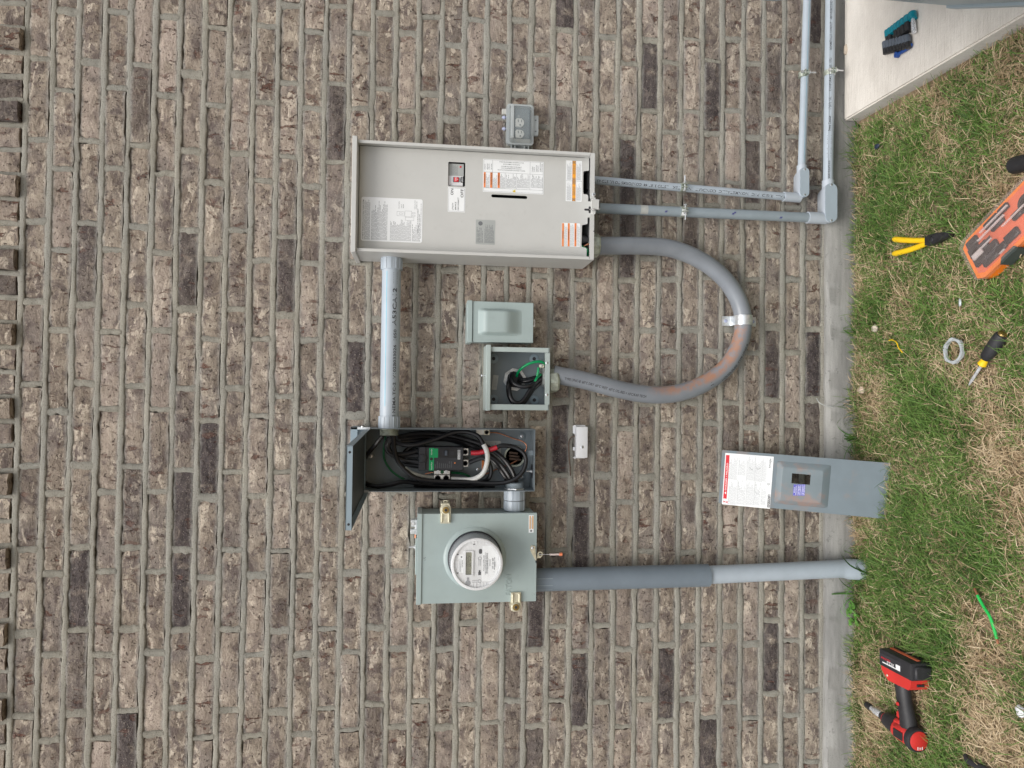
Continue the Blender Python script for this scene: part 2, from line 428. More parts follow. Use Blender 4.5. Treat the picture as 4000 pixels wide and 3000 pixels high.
    if not joined:
        az = math_(nt, 'ABSOLUTE', sz.outputs[2])
        film = math_(nt, 'MULTIPLY', ramp(nt, math_(nt, 'ADD', az, math_(nt, 'MULTIPLY', noise(nt, v, 40, 4, .7), .018)), .027, .041), .7)
        c = mixc(nt, film, c, (.36, .35, .325))
    L.new(c, b.inputs['Base Color']); b.inputs['Roughness'].default_value = .92; b.inputs['Specular IOR Level'].default_value = .25
    h = math_(nt, 'ADD', math_(nt, 'MULTIPLY', mid, 1.0), math_(nt, 'ADD', math_(nt, 'MULTIPLY', fine, .5), math_(nt, 'MULTIPLY', big, 1.6)))
    h = math_(nt, 'SUBTRACT', h, math_(nt, 'ADD', math_(nt, 'MULTIPLY', pits, .8), math_(nt, 'MULTIPLY', scab, .9)))
    bp = nd(nt, 'ShaderNodeBump', Strength=1.0, Distance=.006); L.new(h, bp.inputs['Height']); L.new(bp.outputs[0], b.inputs['Normal'])
    return m
M['brick'] = brick_material('tumbled brick'); M['brick_joined'] = brick_material('tumbled brick, far', True)

def mortar_material():
    m, nt, b = nodes('mortar'); tc = nd(nt, 'ShaderNodeTexCoord').outputs['Object']; L = nt.links
    mp = nd(nt, 'ShaderNodeMapping'); mp.inputs['Scale'].default_value = (.3, 1, 1); L.new(tc, mp.inputs[0])
    n1 = noise(nt, mp.outputs[0], 22, 6, .65); n2 = noise(nt, tc, 420, 3, .7); n3 = noise(nt, tc, 2.2, 3)
    c = mixc(nt, ramp(nt, n1, .3, .7), (.275, .262, .222), (.42, .398, .338))
    c = mixc(nt, ramp(nt, n3, .4, .62), c, mixc(nt, .5, c, (.34, .34, .315)))
    c = mixc(nt, math_(nt, 'MULTIPLY', ramp(nt, noise(nt, tc, 190, 4, .7), .54, .66), .65), c, (.15, .135, .112))
    L.new(c, b.inputs['Base Color']); b.inputs['Roughness'].default_value = .95; b.inputs['Specular IOR Level'].default_value = .2
    bp = nd(nt, 'ShaderNodeBump', Strength=1.0, Distance=.004)
    L.new(math_(nt, 'ADD', n2, math_(nt, 'MULTIPLY', n1, 1.5)), bp.inputs['Height']); L.new(bp.outputs[0], b.inputs['Normal'])
    return m
M['mortar'] = mortar_material()

def concrete_material(name, c0, c1, streak, brush=0, pits=.5):
    m, nt, b = nodes(name); tc = nd(nt, 'ShaderNodeTexCoord').outputs['Object']; L = nt.links
    mp = nd(nt, 'ShaderNodeMapping'); mp.inputs['Scale'].default_value = streak; L.new(tc, mp.inputs[0])
    n1 = noise(nt, mp.outputs[0], 9, 6, .65); n2 = noise(nt, tc, 260, 3, .7); n3 = noise(nt, tc, 60, 4, .6)
    c = mixc(nt, ramp(nt, n1, .3, .72), c0, c1)
    c = mixc(nt, math_(nt, 'MULTIPLY', ramp(nt, n3, .60, .72), pits), c, tuple(q * .55 for q in c0))
    c = mixc(nt, math_(nt, 'MULTIPLY', ramp(nt, n2, .58, .7), .35), c, tuple(q * .7 for q in c0))
    L.new(c, b.inputs['Base Color']); b.inputs['Roughness'].default_value = .9; b.inputs['Specular IOR Level'].default_value = .25
    h = math_(nt, 'ADD', n2, n3)
    if brush:
        br = nd(nt, 'ShaderNodeMapping'); br.inputs['Rotation'].default_value = (0, 0, R_(8)); br.inputs['Scale'].default_value = (1, 12, 1); L.new(tc, br.inputs[0])
        h = math_(nt, 'ADD', h, math_(nt, 'MULTIPLY', noise(nt, br.outputs[0], 14, 3, .6), brush))
    bp = nd(nt, 'ShaderNodeBump', Strength=.5, Distance=.0018); L.new(h, bp.inputs['Height']); L.new(bp.outputs[0], b.inputs['Normal'])
    return m
M['foundation'] = concrete_material('foundation concrete', (.205, .203, .195), (.40, .395, .375), (.22, 1, 1.5))
M['slab'] = concrete_material('pad concrete', (.66, .62, .565), (.80, .76, .70), (.5, 1, 1), 2.0, .12)

def soil_material():
    m, nt, b = nodes('thatch and soil'); tc = nd(nt, 'ShaderNodeTexCoord').outputs['Object']; L = nt.links
    n1 = noise(nt, tc, 5, 5); n2 = noise(nt, tc, 130, 4, .7)
    c = mixc(nt, ramp(nt, n1, .35, .65), (.13, .092, .055), (.22, .165, .10))
    c = mixc(nt, ramp(nt, n2, .5, .7), c, (.36, .28, .18))
    L.new(c, b.inputs['Base Color']); b.inputs['Roughness'].default_value = 1
    return m
M['soil'] = soil_material()
def blade_material(name, stops):
    m, nt, b = nodes(name); L = nt.links
    rnd = nd(nt, 'ShaderNodeAttribute', attribute_name='shade').outputs['Fac']
    r = nt.nodes.new('ShaderNodeValToRGB'); L.new(rnd, r.inputs[0])
    e = r.color_ramp.elements; e[0].position = 0; e[0].color = (*stops[0], 1); e[1].position = 1; e[1].color = (*stops[-1], 1)
    for i in range(1, len(stops) - 1):
        q = e.new(i / (len(stops) - 1)); q.color = (*stops[i], 1)
    L.new(r.outputs[0], b.inputs['Base Color']); b.inputs['Roughness'].default_value = .6; b.inputs['Specular IOR Level'].default_value = .3
    b.inputs['Subsurface Weight'].default_value = 0
    return m
M['grass'] = blade_material('green blades', [(.045, .085, .022), (.080, .155, .030), (.130, .235, .045), (.24, .31, .10)])
M['dry'] = blade_material('dry blades', [(.24, .165, .085), (.42, .31, .185), (.58, .455, .29), (.70, .58, .40)])

# ================================================================== THE SETTING
GZ = -118.0
g = MB(LEVEL); g.add([(-60000, -60000, GZ), (60000, -60000, GZ), (60000, 200, GZ), (-60000, 200, GZ)], [(0, 1, 2, 3)])
tag(g.build('ground', M['soil'], None, False), kind='structure')

# foundation: a slab edge standing proud of the bricks
def foundation():
    mb = MB(WALL); xs = np.arange(-2600, 2801, 20.0)
    def nz(k, amp): return np.interp(xs, np.arange(-2700, 2900, k), rng.normal(0, amp, len(np.arange(-2700, 2900, k))))
    rows = [(-4 + nz(60, 1.2), 8 + xs * 0 - 30), (-3 + nz(60, 1.5), 14 + nz(45, 1.5)), (-13 + nz(50, 2), 22 + nz(45, 1.2)), (-60 + 0 * xs, 24 + nz(150, 1)), (-120 + 0 * xs, 25 + nz(150, 1)), (-400 + 0 * xs, 25 + 0 * xs)]
    v = []
    for z, d in rows: v += [(x, zz, dd) for x, zz, dd in zip(xs, z, d)]
    n = len(xs)
    f = [((i + 1) * n + j, (i + 1) * n + j + 1, i * n + j + 1, i * n + j) for i in range(len(rows) - 1) for j in range(n - 1)]
    mb.add(v, f); return mb
fo = foundation().build('foundation', M['foundation'])
tag(fo, kind='structure')

# pad of brushed concrete
pad = MB(LEVEL)
pl = [(1006, -28), (974, -800), (945, -1500), (2600, -1520), (2600, -28)]
pad.plate([pl], -260, -66); pad.plate([[(1010, -32), (979, -800), (951, -1495), (2595, -1515), (2595, -32)]], -66, -60)
pa = pad.build('concrete_pad', M['slab'], None, False); tag(pa, kind='structure')

# ================================================================== BRICK WALL
wall = thing('brick_wall', 'tumbled brown and grey brick house wall with wide beige mortar joints', 'wall', (0, 0, 0))
JO = [(-1000.2, 256.04), (-1074.9, 253.72), (-997.9, 256.4), (-1074.9, 254.97), (-998.0, 255.59), (-1073.2, 254.49), (-1002.1, 254.67), (-1094.9, 254.38), (-1010.2, 256.09), (-1092.3, 255.42), (-1017.4, 255.58), (-1096.1, 254.89), (-1013.9, 255.23), (-1088.0, 254.98), (-1014.2, 254.49), (-1083.1, 255.12), (-1003.7, 252.93), (-1090.0, 252.64), (-1013.4, 255.36), (-1081.7, 253.56), (-1014.6, 256.14), (-1103.9, 254.05), (-1025.9, 254.81), (-1110.7, 253.2), (-1028.7, 254.54), (-1117.5, 253.95), (-1032.2, 254.77), (-1103.5, 254.26), (-1036.7, 256.57), (-1103.2, 256.21), (-1047.3, 259.67), (-1111.7, 256.53), (-1025.1, 256.75), (-1102.2, 256.16), (-1273.8, 256.0)]
DARK = [(930, 2324, 0.5), (472, 2474, 0.95), (484, 2172, 0.6), (901, 1709, 0.8), (387, 2476, 0.7), (361, 2166, 0.8), (363, 1859, 0.8), (405, 1707, 0.5), (74, 1647, 0.9), (-198, 2090, 0.95), (-120, 1788, 0.45), (-98, 2169, 0.4), (-297, 2323, 0.5), (-298, 2169, 0.5), (-304, 2624, 0.3), (-428, 2171, 0.9), (-618, 2171, 1), (-612, 2474, 0.9), (-1090, 2327, 0.9), (-863, 2472, 0.4), (-913, 2247, 0.3), (-604, 1868, 0.4), (1324, 953, 0.9), (883, 1334, 0.4), (940, 956, 0.35), (1133, 650, 0.9), (809, 724, 0.9), (1072, 414, 0.9), (1136, 184, 0.7), (1024, 264, 0.5), (813, 263, 0.6), (1393, 32, 0.8), (699, 651, 0.7), (696, 490, 0.7), (610, 727, 0.8), (605, 656, 0.5), (717, 262, 0.7), (582, 499, 0.6), (134, 194, 0.8), (146, 42, 0.95), (-103, 46, 0.65), (-142, 117, 0.4), (-105, 347, 0.4), (-154, 937, 0.9), (204, 496, 0.3), (-476, 882, 1), (-984, 876, 0.9), (-978, 570, 0.9), (-1187, 414, 0.9), (-898, 188, 0.9), (-685, 44, 0.6), (-906, 803, 0.35), (-755, 1338, 0.8), (-757, 1034, 0.9), (-1181, 1029, 0.7), (-1096, 1111, 0.4), (-828, 1104, 0.5), (-1154, 1568, 0.4), (-689, 1563, 0.45), (-985, 1854, 0.25), (1263, 2262, 0.3), (899, 2424, 0.3), (-661, 2035, 0.2)]
PALE = [(1108, 2251, 0.8), (1260, 1261, 0.5), (409, 2213, 0.4), (239, 1787, 0.3), (-1018, 2244, 0.5), (-935, 2307, 0.3), (722, 2211, 0.3), (1045, 949, 0.5), (-791, 297, 0.4), (-822, 145, 0.4), (-893, 1202, 0.3), (934, 1857, 0.3), (361, 815, 0.4)]
CO = 76.2
BH = 61.0
def brick_mesh(w, h, seed, nx=9, nz=3, depth=55):
    r = np.random.default_rng(seed)
    xs = np.linspace(-w / 2, w / 2, nx + 1); zs = np.linspace(-h / 2, h / 2, nz + 1)
    ex = [r.normal(0, 1.5, nx + 1) for _ in range(2)]; ez = [r.normal(0, 1.5, nz + 1) for _ in range(2)]
    tilt = r.normal(0, 1.0)
    v = []
    for j, z in enumerate(zs):
        for i, x in enumerate(xs):
            y = -r.normal(0, .9) - tilt * z / h
            xx, zz = x, z
            edge = 0
            if j == 0: zz += ex[0][i] + .8; edge = 1
            if j == nz: zz += ex[1][i] - .8; edge = 1
            if i == 0: xx += ez[0][j] + 1; edge += 1
            if i == nx: xx += ez[1][j] - 1; edge += 1
            if edge: y += 2.2 + abs(r.normal(0, 1.0)) + (1.5 if edge > 1 else 0)
            elif 0 < i < nx: xx += r.normal(0, 2)
            v.append((xx, y, zz))
    f = []
    W = nx + 1
    for j in range(nz):
        for i in range(nx): f.append((j * W + i, j * W + i + 1, (j + 1) * W + i + 1, (j + 1) * W + i))
    rim = [i for i in range(W)] + [j * W + nx for j in range(1, nz + 1)] + [nz * W + i for i in range(nx - 1, -1, -1)] + [j * W for j in range(nz - 1, 0, -1)]
    k = len(v)
    for i in rim: v.append((v[i][0] * 1.004, depth, v[i][2] * 1.01))
    n = len(rim)
    for i in range(n): f.append((rim[(i + 1) % n], rim[i], k + i, k + (i + 1) % n))
    return np.array(v) / 1000, f
PROTO = [brick_mesh(240, BH, s) for s in range(14)]
def to_mesh(name, vf, mat):
    me = bpy.data.meshes.new(name); me.from_pydata(vf[0].tolist(), [], vf[1]); me.materials.append(mat)
    me.shade_smooth(); me.set_sharp_from_angle(angle=R_(50)); return me
PM = [to_mesh('brick', q, M['brick']) for q in PROTO]
def proj(x, y, z):
    q = CAM_R.T @ np.array([x, y - CAM_Y, z - CAM_Z]); return 2000 + CAM_F * q[0] / -q[2], 1500 - CAM_F * q[1] / -q[2]
HIDE = [(440, 790, 880, 1630), (-300, -98, 1050, 1600), (-648, -364, 1048, 1430), (-40, 172, 1008, 1216), (180, 314, 1060, 1280), (-370, -180, -50, 390)]
cells = []
WEEP = {34: (438, -84, 193, -594, -1340)}
heads = []
for k in range(35):
    x0, p = JO[k]; zc = (34 - k + .5) * CO
    i0 = math.ceil((-1900 - x0) / p); i1 = math.floor((2200 - x0) / p)
    js = []
    for i in range(i0, i1 + 1):
        js.append(x0 + i * p + random.gauss(0, 3.5))
    for i, x in enumerate(js): heads.append((x, zc, k))
    for a, b2 in zip(js[:-1], js[1:]):
        cx = (a + b2) / 2; wd = b2 - a - random.uniform(11, 18)
        tone = [abs(random.gauss(0, .10)), max(0, random.gauss(.1, .3)), max(0, random.gauss(-.02, .30))]
        if random.random() < .12: tone[0] = random.uniform(.15, .40)
        for dx, dz, t in DARK:
            if abs(cx - dx) < p / 2 and abs(zc - dz) < CO / 2: tone = [t, 0.0, 0.0]
        for dx, dz, t in PALE:
            if abs(cx - dx) < p / 2 and abs(zc - dz) < CO / 2: tone = [0.0, .3, t]
        us = []
        for sx in (a, b2):
            for sz in (zc - 30, zc + 30): us.append(proj(sx, 0, sz))
        u0, u1 = max(0, min(q[0] for q in us)), min(4000, max(q[0] for q in us)); v0, v1 = max(0, min(q[1] for q in us)), min(3000, max(q[1] for q in us))
        area = max(0, u1 - u0) * max(0, v1 - v0)
        for h in HIDE:
            ox = max(0, min(b2, h[1]) - max(a, h[0])); oz = max(0, min(zc + 30, h[3]) - max(zc - 30, h[2])); area *= 1 - ox * oz / ((b2 - a) * 60)
        cells.append((area, cx, zc, wd, tone))
cells.sort(key=lambda q: -q[0])
jv, jf, jt, jn = [], [], [], 0
def joined_brick(vf, cx, cz, sx, out, tone):
    global jn
    v = vf[0] * np.array([sx, 1, 1]) + np.array([cx / 1000, out / 1000, cz / 1000])
    jv.append(v); jf.extend([tuple(i + jn for i in q) for q in vf[1]]); jt.append(np.tile([*tone, 1], (len(v), 1))); jn += len(v)
for n, (area, cx, zc, wd, tone) in enumerate(cells):
    q = random.randrange(14); out = random.gauss(0, 1.8); flip = random.choice((1, -1))
    if n < 300:
        o = bpy.data.objects.new('brick', PM[q]); COL.objects.link(o); o.parent = wall
        o.location = (cx / 1000, out / 1000, zc / 1000 + random.gauss(0, .0006)); o.scale = (wd / 240, 1, 1)
        o.rotation_euler = (0, random.gauss(0, .004), 0)
        o.color = (*tone, 1)
    else:
        joined_brick(PROTO[q], cx, zc, wd / 240, out, tone)
# the course of brick ends above
HP = [brick_mesh(64, 104, 100 + s, 3, 4, 80) for s in range(6)]
hx = -1900.0; hi = 0; hheads = []
while hx < 2200:
    proud = -21 if hi % 3 == 0 else random.gauss(-1, 2)
    tone = [random.choice((0, 0, .1, .3, .7)), random.random() * .8, random.choice((0, 0, .3))]
    joined_brick(HP[hi % 6], hx, 2667 + 12 + 52, 1, proud, tone); hheads.append(hx + 38.5)
    hx += 77; hi += 1
me = bpy.data.meshes.new('bricks'); me.from_pydata(np.vstack(jv).tolist(), [], jf); me.materials.append(M['brick_joined'])
me.shade_smooth(); me.set_sharp_from_angle(angle=R_(50))
ca = me.color_attributes.new('tone', 'FLOAT_COLOR', 'POINT'); ca.data.foreach_set('color', np.vstack(jt).astype(np.float32).ravel())
o = bpy.data.objects.new('bricks', me); COL.objects.link(o); o.parent = wall; tag(o, kind='stuff')

# mortar: struck bed joints, rough head joints, a backing behind
mo = MB(WALL)
def wav(xs, step, amp):
    kx = np.arange(xs[0] - step, xs[-1] + 2 * step, step); k = rng.normal(0, amp, len(kx))
    return np.interp(xs, kx, k)
xs = np.arange(-1900, 2201, 7.0)
PROF = [(9.3, -9.5), (8.2, -3.4), (5.6, -1.0), (0.0, .0), (-5.0, .5), (-8.6, -.3), (-10.4, -2.6)]
for k in range(36):
    zc = (35 - k) * CO; zline = zc + wav(xs, 110, 1.1) + wav(xs, 25, .5)
    wide = 1 + wav(xs, 60, .10); top = wav(xs, 22, .9) + wav(xs, 8, .5); low = wav(xs, 16, 1.0) + wav(xs, 8, .9); lift = wav(xs, 50, .6) + wav(xs, 12, .35)
    v = []
    for i, (dz, dc) in enumerate(PROF):
        z = zline + dz * wide + (top if i < 2 else 0) + (low if i > 4 else 0)
        v += list(zip(xs, z, dc + lift * (1 if 1 < i < 6 else .3)))
    n = len(xs)
    f = [((i + 1) * n + j, (i + 1) * n + j + 1, i * n + j + 1, i * n + j) for i in range(len(PROF) - 1) for j in range(n - 1)]
    mo.add(v, f)
def head_joint(x, z0, z1, w):
    zs = np.linspace(z0, z1, 7); m = len(zs)
    sl, sr = rng.normal(0, 1.8, m), rng.normal(0, 1.8, m); lean = random.gauss(0, 2.5)
    cols = [(-.52, -7), (-.40, -1.6), (0, -.3), (.40, -1.2), (.52, -6)]
    v = []
    for j, (t, dc) in enumerate(cols):
        xx = x + t * w + lean * (zs - zs.mean()) / 60 + (sl if j < 2 else 0) + (sr if j > 2 else 0)
        v += list(zip(xx, zs, dc + rng.normal(0, .6, m)))
    f = [(i * m + j, (i + 1) * m + j, (i + 1) * m + j + 1, i * m + j + 1) for i in range(4) for j in range(m - 1)]
    mo.add(v, f)
for x, zc, k in heads:
    if any(abs(x - q) < 60 for q in WEEP.get(k, ())): continue
    head_joint(x, zc - 33, zc + 33, random.choice((19, 21, 23, 24, 29)))
for x in hheads: head_joint(x, 2672, 2780, 19)
mo.add([(-1900, -4, -16), (2200, -4, -16), (2200, 2780, -16), (-1900, 2780, -16)], [(0, 1, 2, 3)])
mo.build('mortar', M['mortar'], wall, True, 70)
# plain wall above the brick ends, out of the picture
MB().box(-1900, 2200, 2782, 2950, -90, -2).build('wall_top', M['mortar'], wall, False)
# ================================================================== helpers for wall-mounted things
def rect_from(zm, x0, y0, x1, y1, d):
    """zoomed picture rectangle -> (a0, a1, b0, b1) on the plane d mm off the wall"""
    q = [P(*zm(x, y), d) for x, y in ((x0, y0), (x1, y0), (x0, y1), (x1, y1))]
    a1 = (q[0][0] + q[1][0]) / 2; a0 = (q[2][0] + q[3][0]) / 2; b1 = (q[0][1] + q[2][1]) / 2; b0 = (q[1][1] + q[3][1]) / 2
    return a0, a1, b0, b1
def screw(mb, a, b, c, r, h=1.6, slot='+'):
    mb.lathe((a, b, c), (0, 0, 1), [(0, r), (h * .5, r), (h, r * .7), (h + .01, r * .2)], 14)
    t = random.random() * 3
    return mb
def screw_part(name, a, b, c, r, parent, mat='zinc'):
    mb = MB(); screw(mb, a, b, c, r)
    s = mb.build(name, M[mat], parent)
    k = MB(); t = random.random() * 3.1
    for q in (0, math.pi / 2):
        ca, sa = math.cos(t + q), math.sin(t + q)
        k.add([(a + ca * r * .6 - sa * r * .12, b + sa * r * .6 + ca * r * .12, c + 2.0), (a - ca * r * .6 - sa * r * .12, b - sa * r * .6 + ca * r * .12, c + 2.0),
               (a - ca * r * .6 + sa * r * .12, b - sa * r * .6 - ca * r * .12, c + 2.0), (a + ca * r * .6 + sa * r * .12, b + sa * r * .6 - ca * r * .12, c + 2.0)], [(0, 1, 2, 3)])
    k.build('slot', M['ink'], s, False)
    return s

# ================================================================== TRANSFER SWITCH
t = thing('transfer_switch', 'tall beige metal transfer switch box with white and orange warning labels', 'electrical box', (616, 0, 882))
X0, X1, Z0, Z1, DD = 445, 788, 882, 1628, 170
m = MB()
m.box(X0, X0 + 2, Z0, Z1, 6, DD); m.box(X1 - 2, X1, Z0, Z1, 6, DD)
m.box(X0 + 2, X1 - 2, Z0, Z0 + 2, 6, DD); m.box(X0 + 2, X1 - 2, Z1 - 2, Z1, 6, DD); m.box(X0 + 2, X1 - 2, Z0 + 2, Z1 - 2, 6, 8)
m.box(X0, X0 + 9, Z0 + 14, Z1, DD, DD + 1.6); m.box(X1 - 9, X1, Z0 + 14, Z1, DD, DD + 1.6)
m.build('body', M['beige'], t, False)
m = MB(); m.box(X0 - 6, X1 + 8, Z1 - 1, Z1 + 14, 0, DD + 14, 1.5); m.build('roof_flange', M['beige'], t)
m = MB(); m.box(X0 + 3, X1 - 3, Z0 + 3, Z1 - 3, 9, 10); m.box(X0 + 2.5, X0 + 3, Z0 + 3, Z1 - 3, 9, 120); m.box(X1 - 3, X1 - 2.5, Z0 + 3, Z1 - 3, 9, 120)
m.build('dark_inner_sheets', M['beige_dark'], t, False)  # near-black sheets just in front of the beige back and side walls
# front flange along the bottom, in two lengths with rounded ends at the latch
fl = 884; fh = 896
m = MB(); m.plate([rrect(640, X1 - 1, Z0 + .5, fh + 1, 4)], DD, DD + 1.6); m.plate([rrect(X0 + 1, 590, Z0 + .5, fh + 1, 4)], DD, DD + 1.6)
m.build('bottom_flange', M['beige'], t, False)
PD = 128                                   # the cover sits back inside the rim
r1 = zoomed(1300, 500, 2.0109); r4 = zoomed(1860, 600, 4.148)
win = rect_from(r1, 906, 268, 1040, 458, PD + 2)
sl = rect_from(r4, 246, 672, 828, 722, PD + 2)
edge = [P(*r4(x, y), PD + 2) for x, y in ((1762, 60), (1815, 58), (1830, 75), (1830, 262), (1822, 276), (1748, 284), (1736, 300), (1732, 620), (1742, 655), (1800, 664), (1814, 680), (1815, 775), (1866, 776))]
edge2 = [P(*r4(x, y), PD + 2) for x, y in ((1866, 1033), (1806, 1035), (1804, 1128), (1796, 1142), (1724, 1156), (1714, 1170), (1706, 1485), (1712, 1512), (1776, 1528), (1790, 1545), (1788, 1650))]
outer = [(X1 - 4, Z1 - 4)] + [(X0 + 4, Z1 - 4)] + [(X0 + 4, edge2[-1][1])] + edge2[::-1] + edge[::-1] + [(X1 - 4, edge[0][1])]
m = MB(); m.plate([outer, rrect(*win, 4)[::-1], rrect(*sl, 9)[::-1]], PD, PD + 2)
# folded tab reaching forward over the flange to the latch
ta0, ta1 = edge2[0][0], edge[-1][0]; tz = edge[-1][1]
m.box(ta0, ta1, tz - 3, tz, PD, DD + 6); m.box(ta0, ta1, 882, tz - 1, DD + 4, DD + 6, .6)
m.build('cover', M['beige'], t, False)
m = MB(); m.plate([rrect(605, 637, 866, 893, 5)], DD + 7, DD + 9); m.box(606, 636, 866, 869, DD - 10, DD + 9)
m.build('latch_tab', M['beige'], t, False)
ks = MB(); a0, a1, b0, b1 = rect_from(r4, 1752, 892, 1850, 926, DD + 6.2); ks.plate([rrect(a0, a1, b0, b1, 3)], DD + 6.2, DD + 6.4)
a0, a1, b0, b1 = rect_from(r4, 1822, 856, 1858, 965, DD + 6.2); ks.plate([rrect(a0, a1, b0, b1, 3)], DD + 6.2, DD + 6.4)
ks.build('key_slot', M['ink'], t, False)
b_ = MB(); q = P(*r4(1885, 905), DD + 9); b_.lathe((q[0], q[1] + 10, DD + 8), (0, -1, 0), [(0, 2.2), (9, 2.2), (9, 4.6), (15, 4.6)], 10); b_.build('latch_bolt', M['zinc'], t)
q = P(*r4(1908, 662), DD + 2); screw_part('screw', q[0], q[1], DD + 1.6, 6, t)
q = P(*r4(1906, 1258), DD + 2); screw_part('screw', q[0], q[1], DD + 1.6, 1.5, t, 'ink')
# breaker seen through the window
w0, w1, w2, w3 = win
bk = MB(); bk.box(w0 + 4, w1 - 7, w2 + 6, w3 - .5, 90, PD - 8, 1); br = bk.build('breaker', M['white_plastic'], t)
r5 = zoomed(1720, 620, 7.543)
def r5rect(x0, y0, x1, y1, d): return rect_from(r5, x0, y0, x1, y1, d)
q = r5rect(245, 150, 690, 505, PD - 7); k = MB(); k.plate([rrect(*q, 1)], PD - 8, PD - 7); k.build('face_plate', M['label_grey'], br, False)
k = MB(); k.lines(q[0] + 3, q[1] - 4, q[2] + 18, q[3] - 8, PD - 6.8, 9, .35, 0, .2, 3); k.build('print', M['ink_grey'], br, False)
q = r5rect(372, 535, 548, 680, PD - 3); k = MB(); k.box(*q, PD - 8, PD - 4, .5); k.build('handle_well', M['ink_grey'], br)
q = r5rect(405, 545, 540, 672, PD); k = MB(); k.box(*q, PD - 5, PD + 1, 1); k.build('handle', M['red_ink'], br)
k = MB(); k.text('ON', (q[0] + q[1]) / 2, q[3] - 8, 5, PD + 1.2, 0, None, 'C'); k.text('B', (q[0] + q[1]) / 2, q[2] + 2, 3.5, PD + 1.2, 0, None, 'C'); k.build('lettering', M['white_ink'], br, False)
q = r5rect(600, 540, 686, 700, PD - 6); k = MB(); k.plate([rrect(*q, .5)], PD - 8, PD - 6.5); k.build('rating_plate', M['ink'], br, False)
k = MB(); k.text('200A', (q[0] + q[1]) / 2, q[2] + 2, (q[3] - q[2]) * .55, PD - 6.2, 0, (q[1] - q[0]) * .85, 'C'); k.build('rating_lettering', M['white_ink'], br, False)
q = P(*r5(598, 238), PD - 6); k = MB(); k.lathe((q[0], q[1], PD - 8), (0, 0, 1), [(0, 3), (2, 3)], 14); k.build('button', M['red_ink'], br)
# seen through the notches: a black lug block, a grey lug, green and copper wire
k = MB(); q = rect_from(r4, 1745, 330, 1812, 640, 60); k.box(q[0], q[1], q[2] - 8, q[3], 40, 96, 3); k.build('terminal_block', M['black'], t)
k = MB()
q = P(*r4(1790, 1400), 96); k.lathe((q[0], 960, 92), (0, -1, 0), [(0, 16), (50, 16), (52, 20), (60, 20), (61, 16), (72, 16)], 16); k.build('insulating_bushing', M['steel_dark'], t)
k = MB(); q0 = P(*r4(1745, 1500), 110); q1 = P(*r4(1800, 1480), 100); q2 = P(*r4(1840, 1500), 90)
k.tube(spline([(q0[0], q0[1], 108), (q1[0], q1[1], 112), (q2[0], q2[1], 95)]), 3, 8); k.build('copper_wire', M['copper'], t)
k = MB(); q0 = P(*r4(1735, 1520), 116); q1 = P(*r4(1790, 1560), 112); q2 = P(*r4(1810, 1650), 100)
k.tube(spline([(q0[0] + 10, q0[1] + 20, 100), (q0[0], q0[1], 112), (q1[0], q1[1], 112), (q2[0], q2[1], 100)]), 5, 8); k.build('green_wire', M['green_wire'], t)
# labels on the cover
LD = PD + 2.0
def label(parent, rc, mat, r=3, name='label', d=LD):
    k = MB(); k.plate([rrect(*rc, r)], d, d + .5); return k.build(name, mat, parent, False)
# (1) large instruction label
a0, a1, b0, b1 = rect_from(r1, 222, 550, 704, 894, LD); lb = label(t, (a0, a1, b0, b1), M['label'], 6, 'instruction_label')
k = MB(); c = LD + .7; W = a1 - a0; H = b1 - b0
k.text('AUTOMATIC TRANSFER SWITCH FOR OPTIONAL STANDBY SYSTEMS', a0 + 5, b1 - 8, 3.4, c, 0, W * .9)
k.lines(a0 + 4, a1 - 5, b1 - 28, b1 - 10, c, 6, .45, 0, .08, 5); k.lines(a0 + 4, a1 - 5, b1 - 82, b1 - 32, c, 14, .42, 0, .35, 6)
k.lines(a0 + 4, a0 + W * .52, b0 + 34, b1 - 90, c, 22, .42, 0, .3, 7); k.lines(a0 + 4, a0 + W * .45, b0 + 6, b0 + 32, c, 7, .42, 0, .35, 8)
k.text('SUITABLE FOR USE AS SERVICE EQUIPMENT', a0 + W * .22, b0 + 13, 2.8, c, 0, W * .56); k.text('NORMAL SOURCE ONLY', a0 + W * .36, b0 + 8, 2.8, c, 0, W * .3)
k.lines(a0 + W * .1, a1 - 8, b0 + 2.5, b0 + 6, c, 1, .4, 0, .1, 9)
k.text('UTILITY SUPPLY', a0 + W * .76, b0 + H * .38, 2.4, c); k.text('CIRCUIT', a0 + W * .78, b0 + H * .34, 2.2, c); k.text('BREAKER', a0 + W * .78, b0 + H * .31, 2.2, c)
k.text('GENERATOR SUPPLY', a0 + W * .76, b0 + H * .12, 2.2, c); k.text('CUSTOMER LOAD', a0 + W * .76, b0 + H * .09, 2.2, c)
def frame_lines(k, a0, a1, b0, b1, c, w=.6):
    for q in ((a0, a1, b0, b0 + w), (a0, a1, b1 - w, b1), (a0, a0 + w, b0, b1), (a1 - w, a1, b0, b1)):
        k.add([(q[0], q[2], c), (q[1], q[2], c), (q[1], q[3], c), (q[0], q[3], c)], [(0, 1, 2, 3)])
for q in ((.60, .70, .30, .42), (.58, .72, .18, .29), (.50, .58, .14, .28), (.63, .67, .33, .38), (.60, .63, .12, .17), (.66, .69, .12, .17)):
    frame_lines(k, a0 + W * q[0], a0 + W * q[1], b0 + H * q[2], b0 + H * q[3], c, .5)
k.build('print', M['ink_grey'], lb, False)
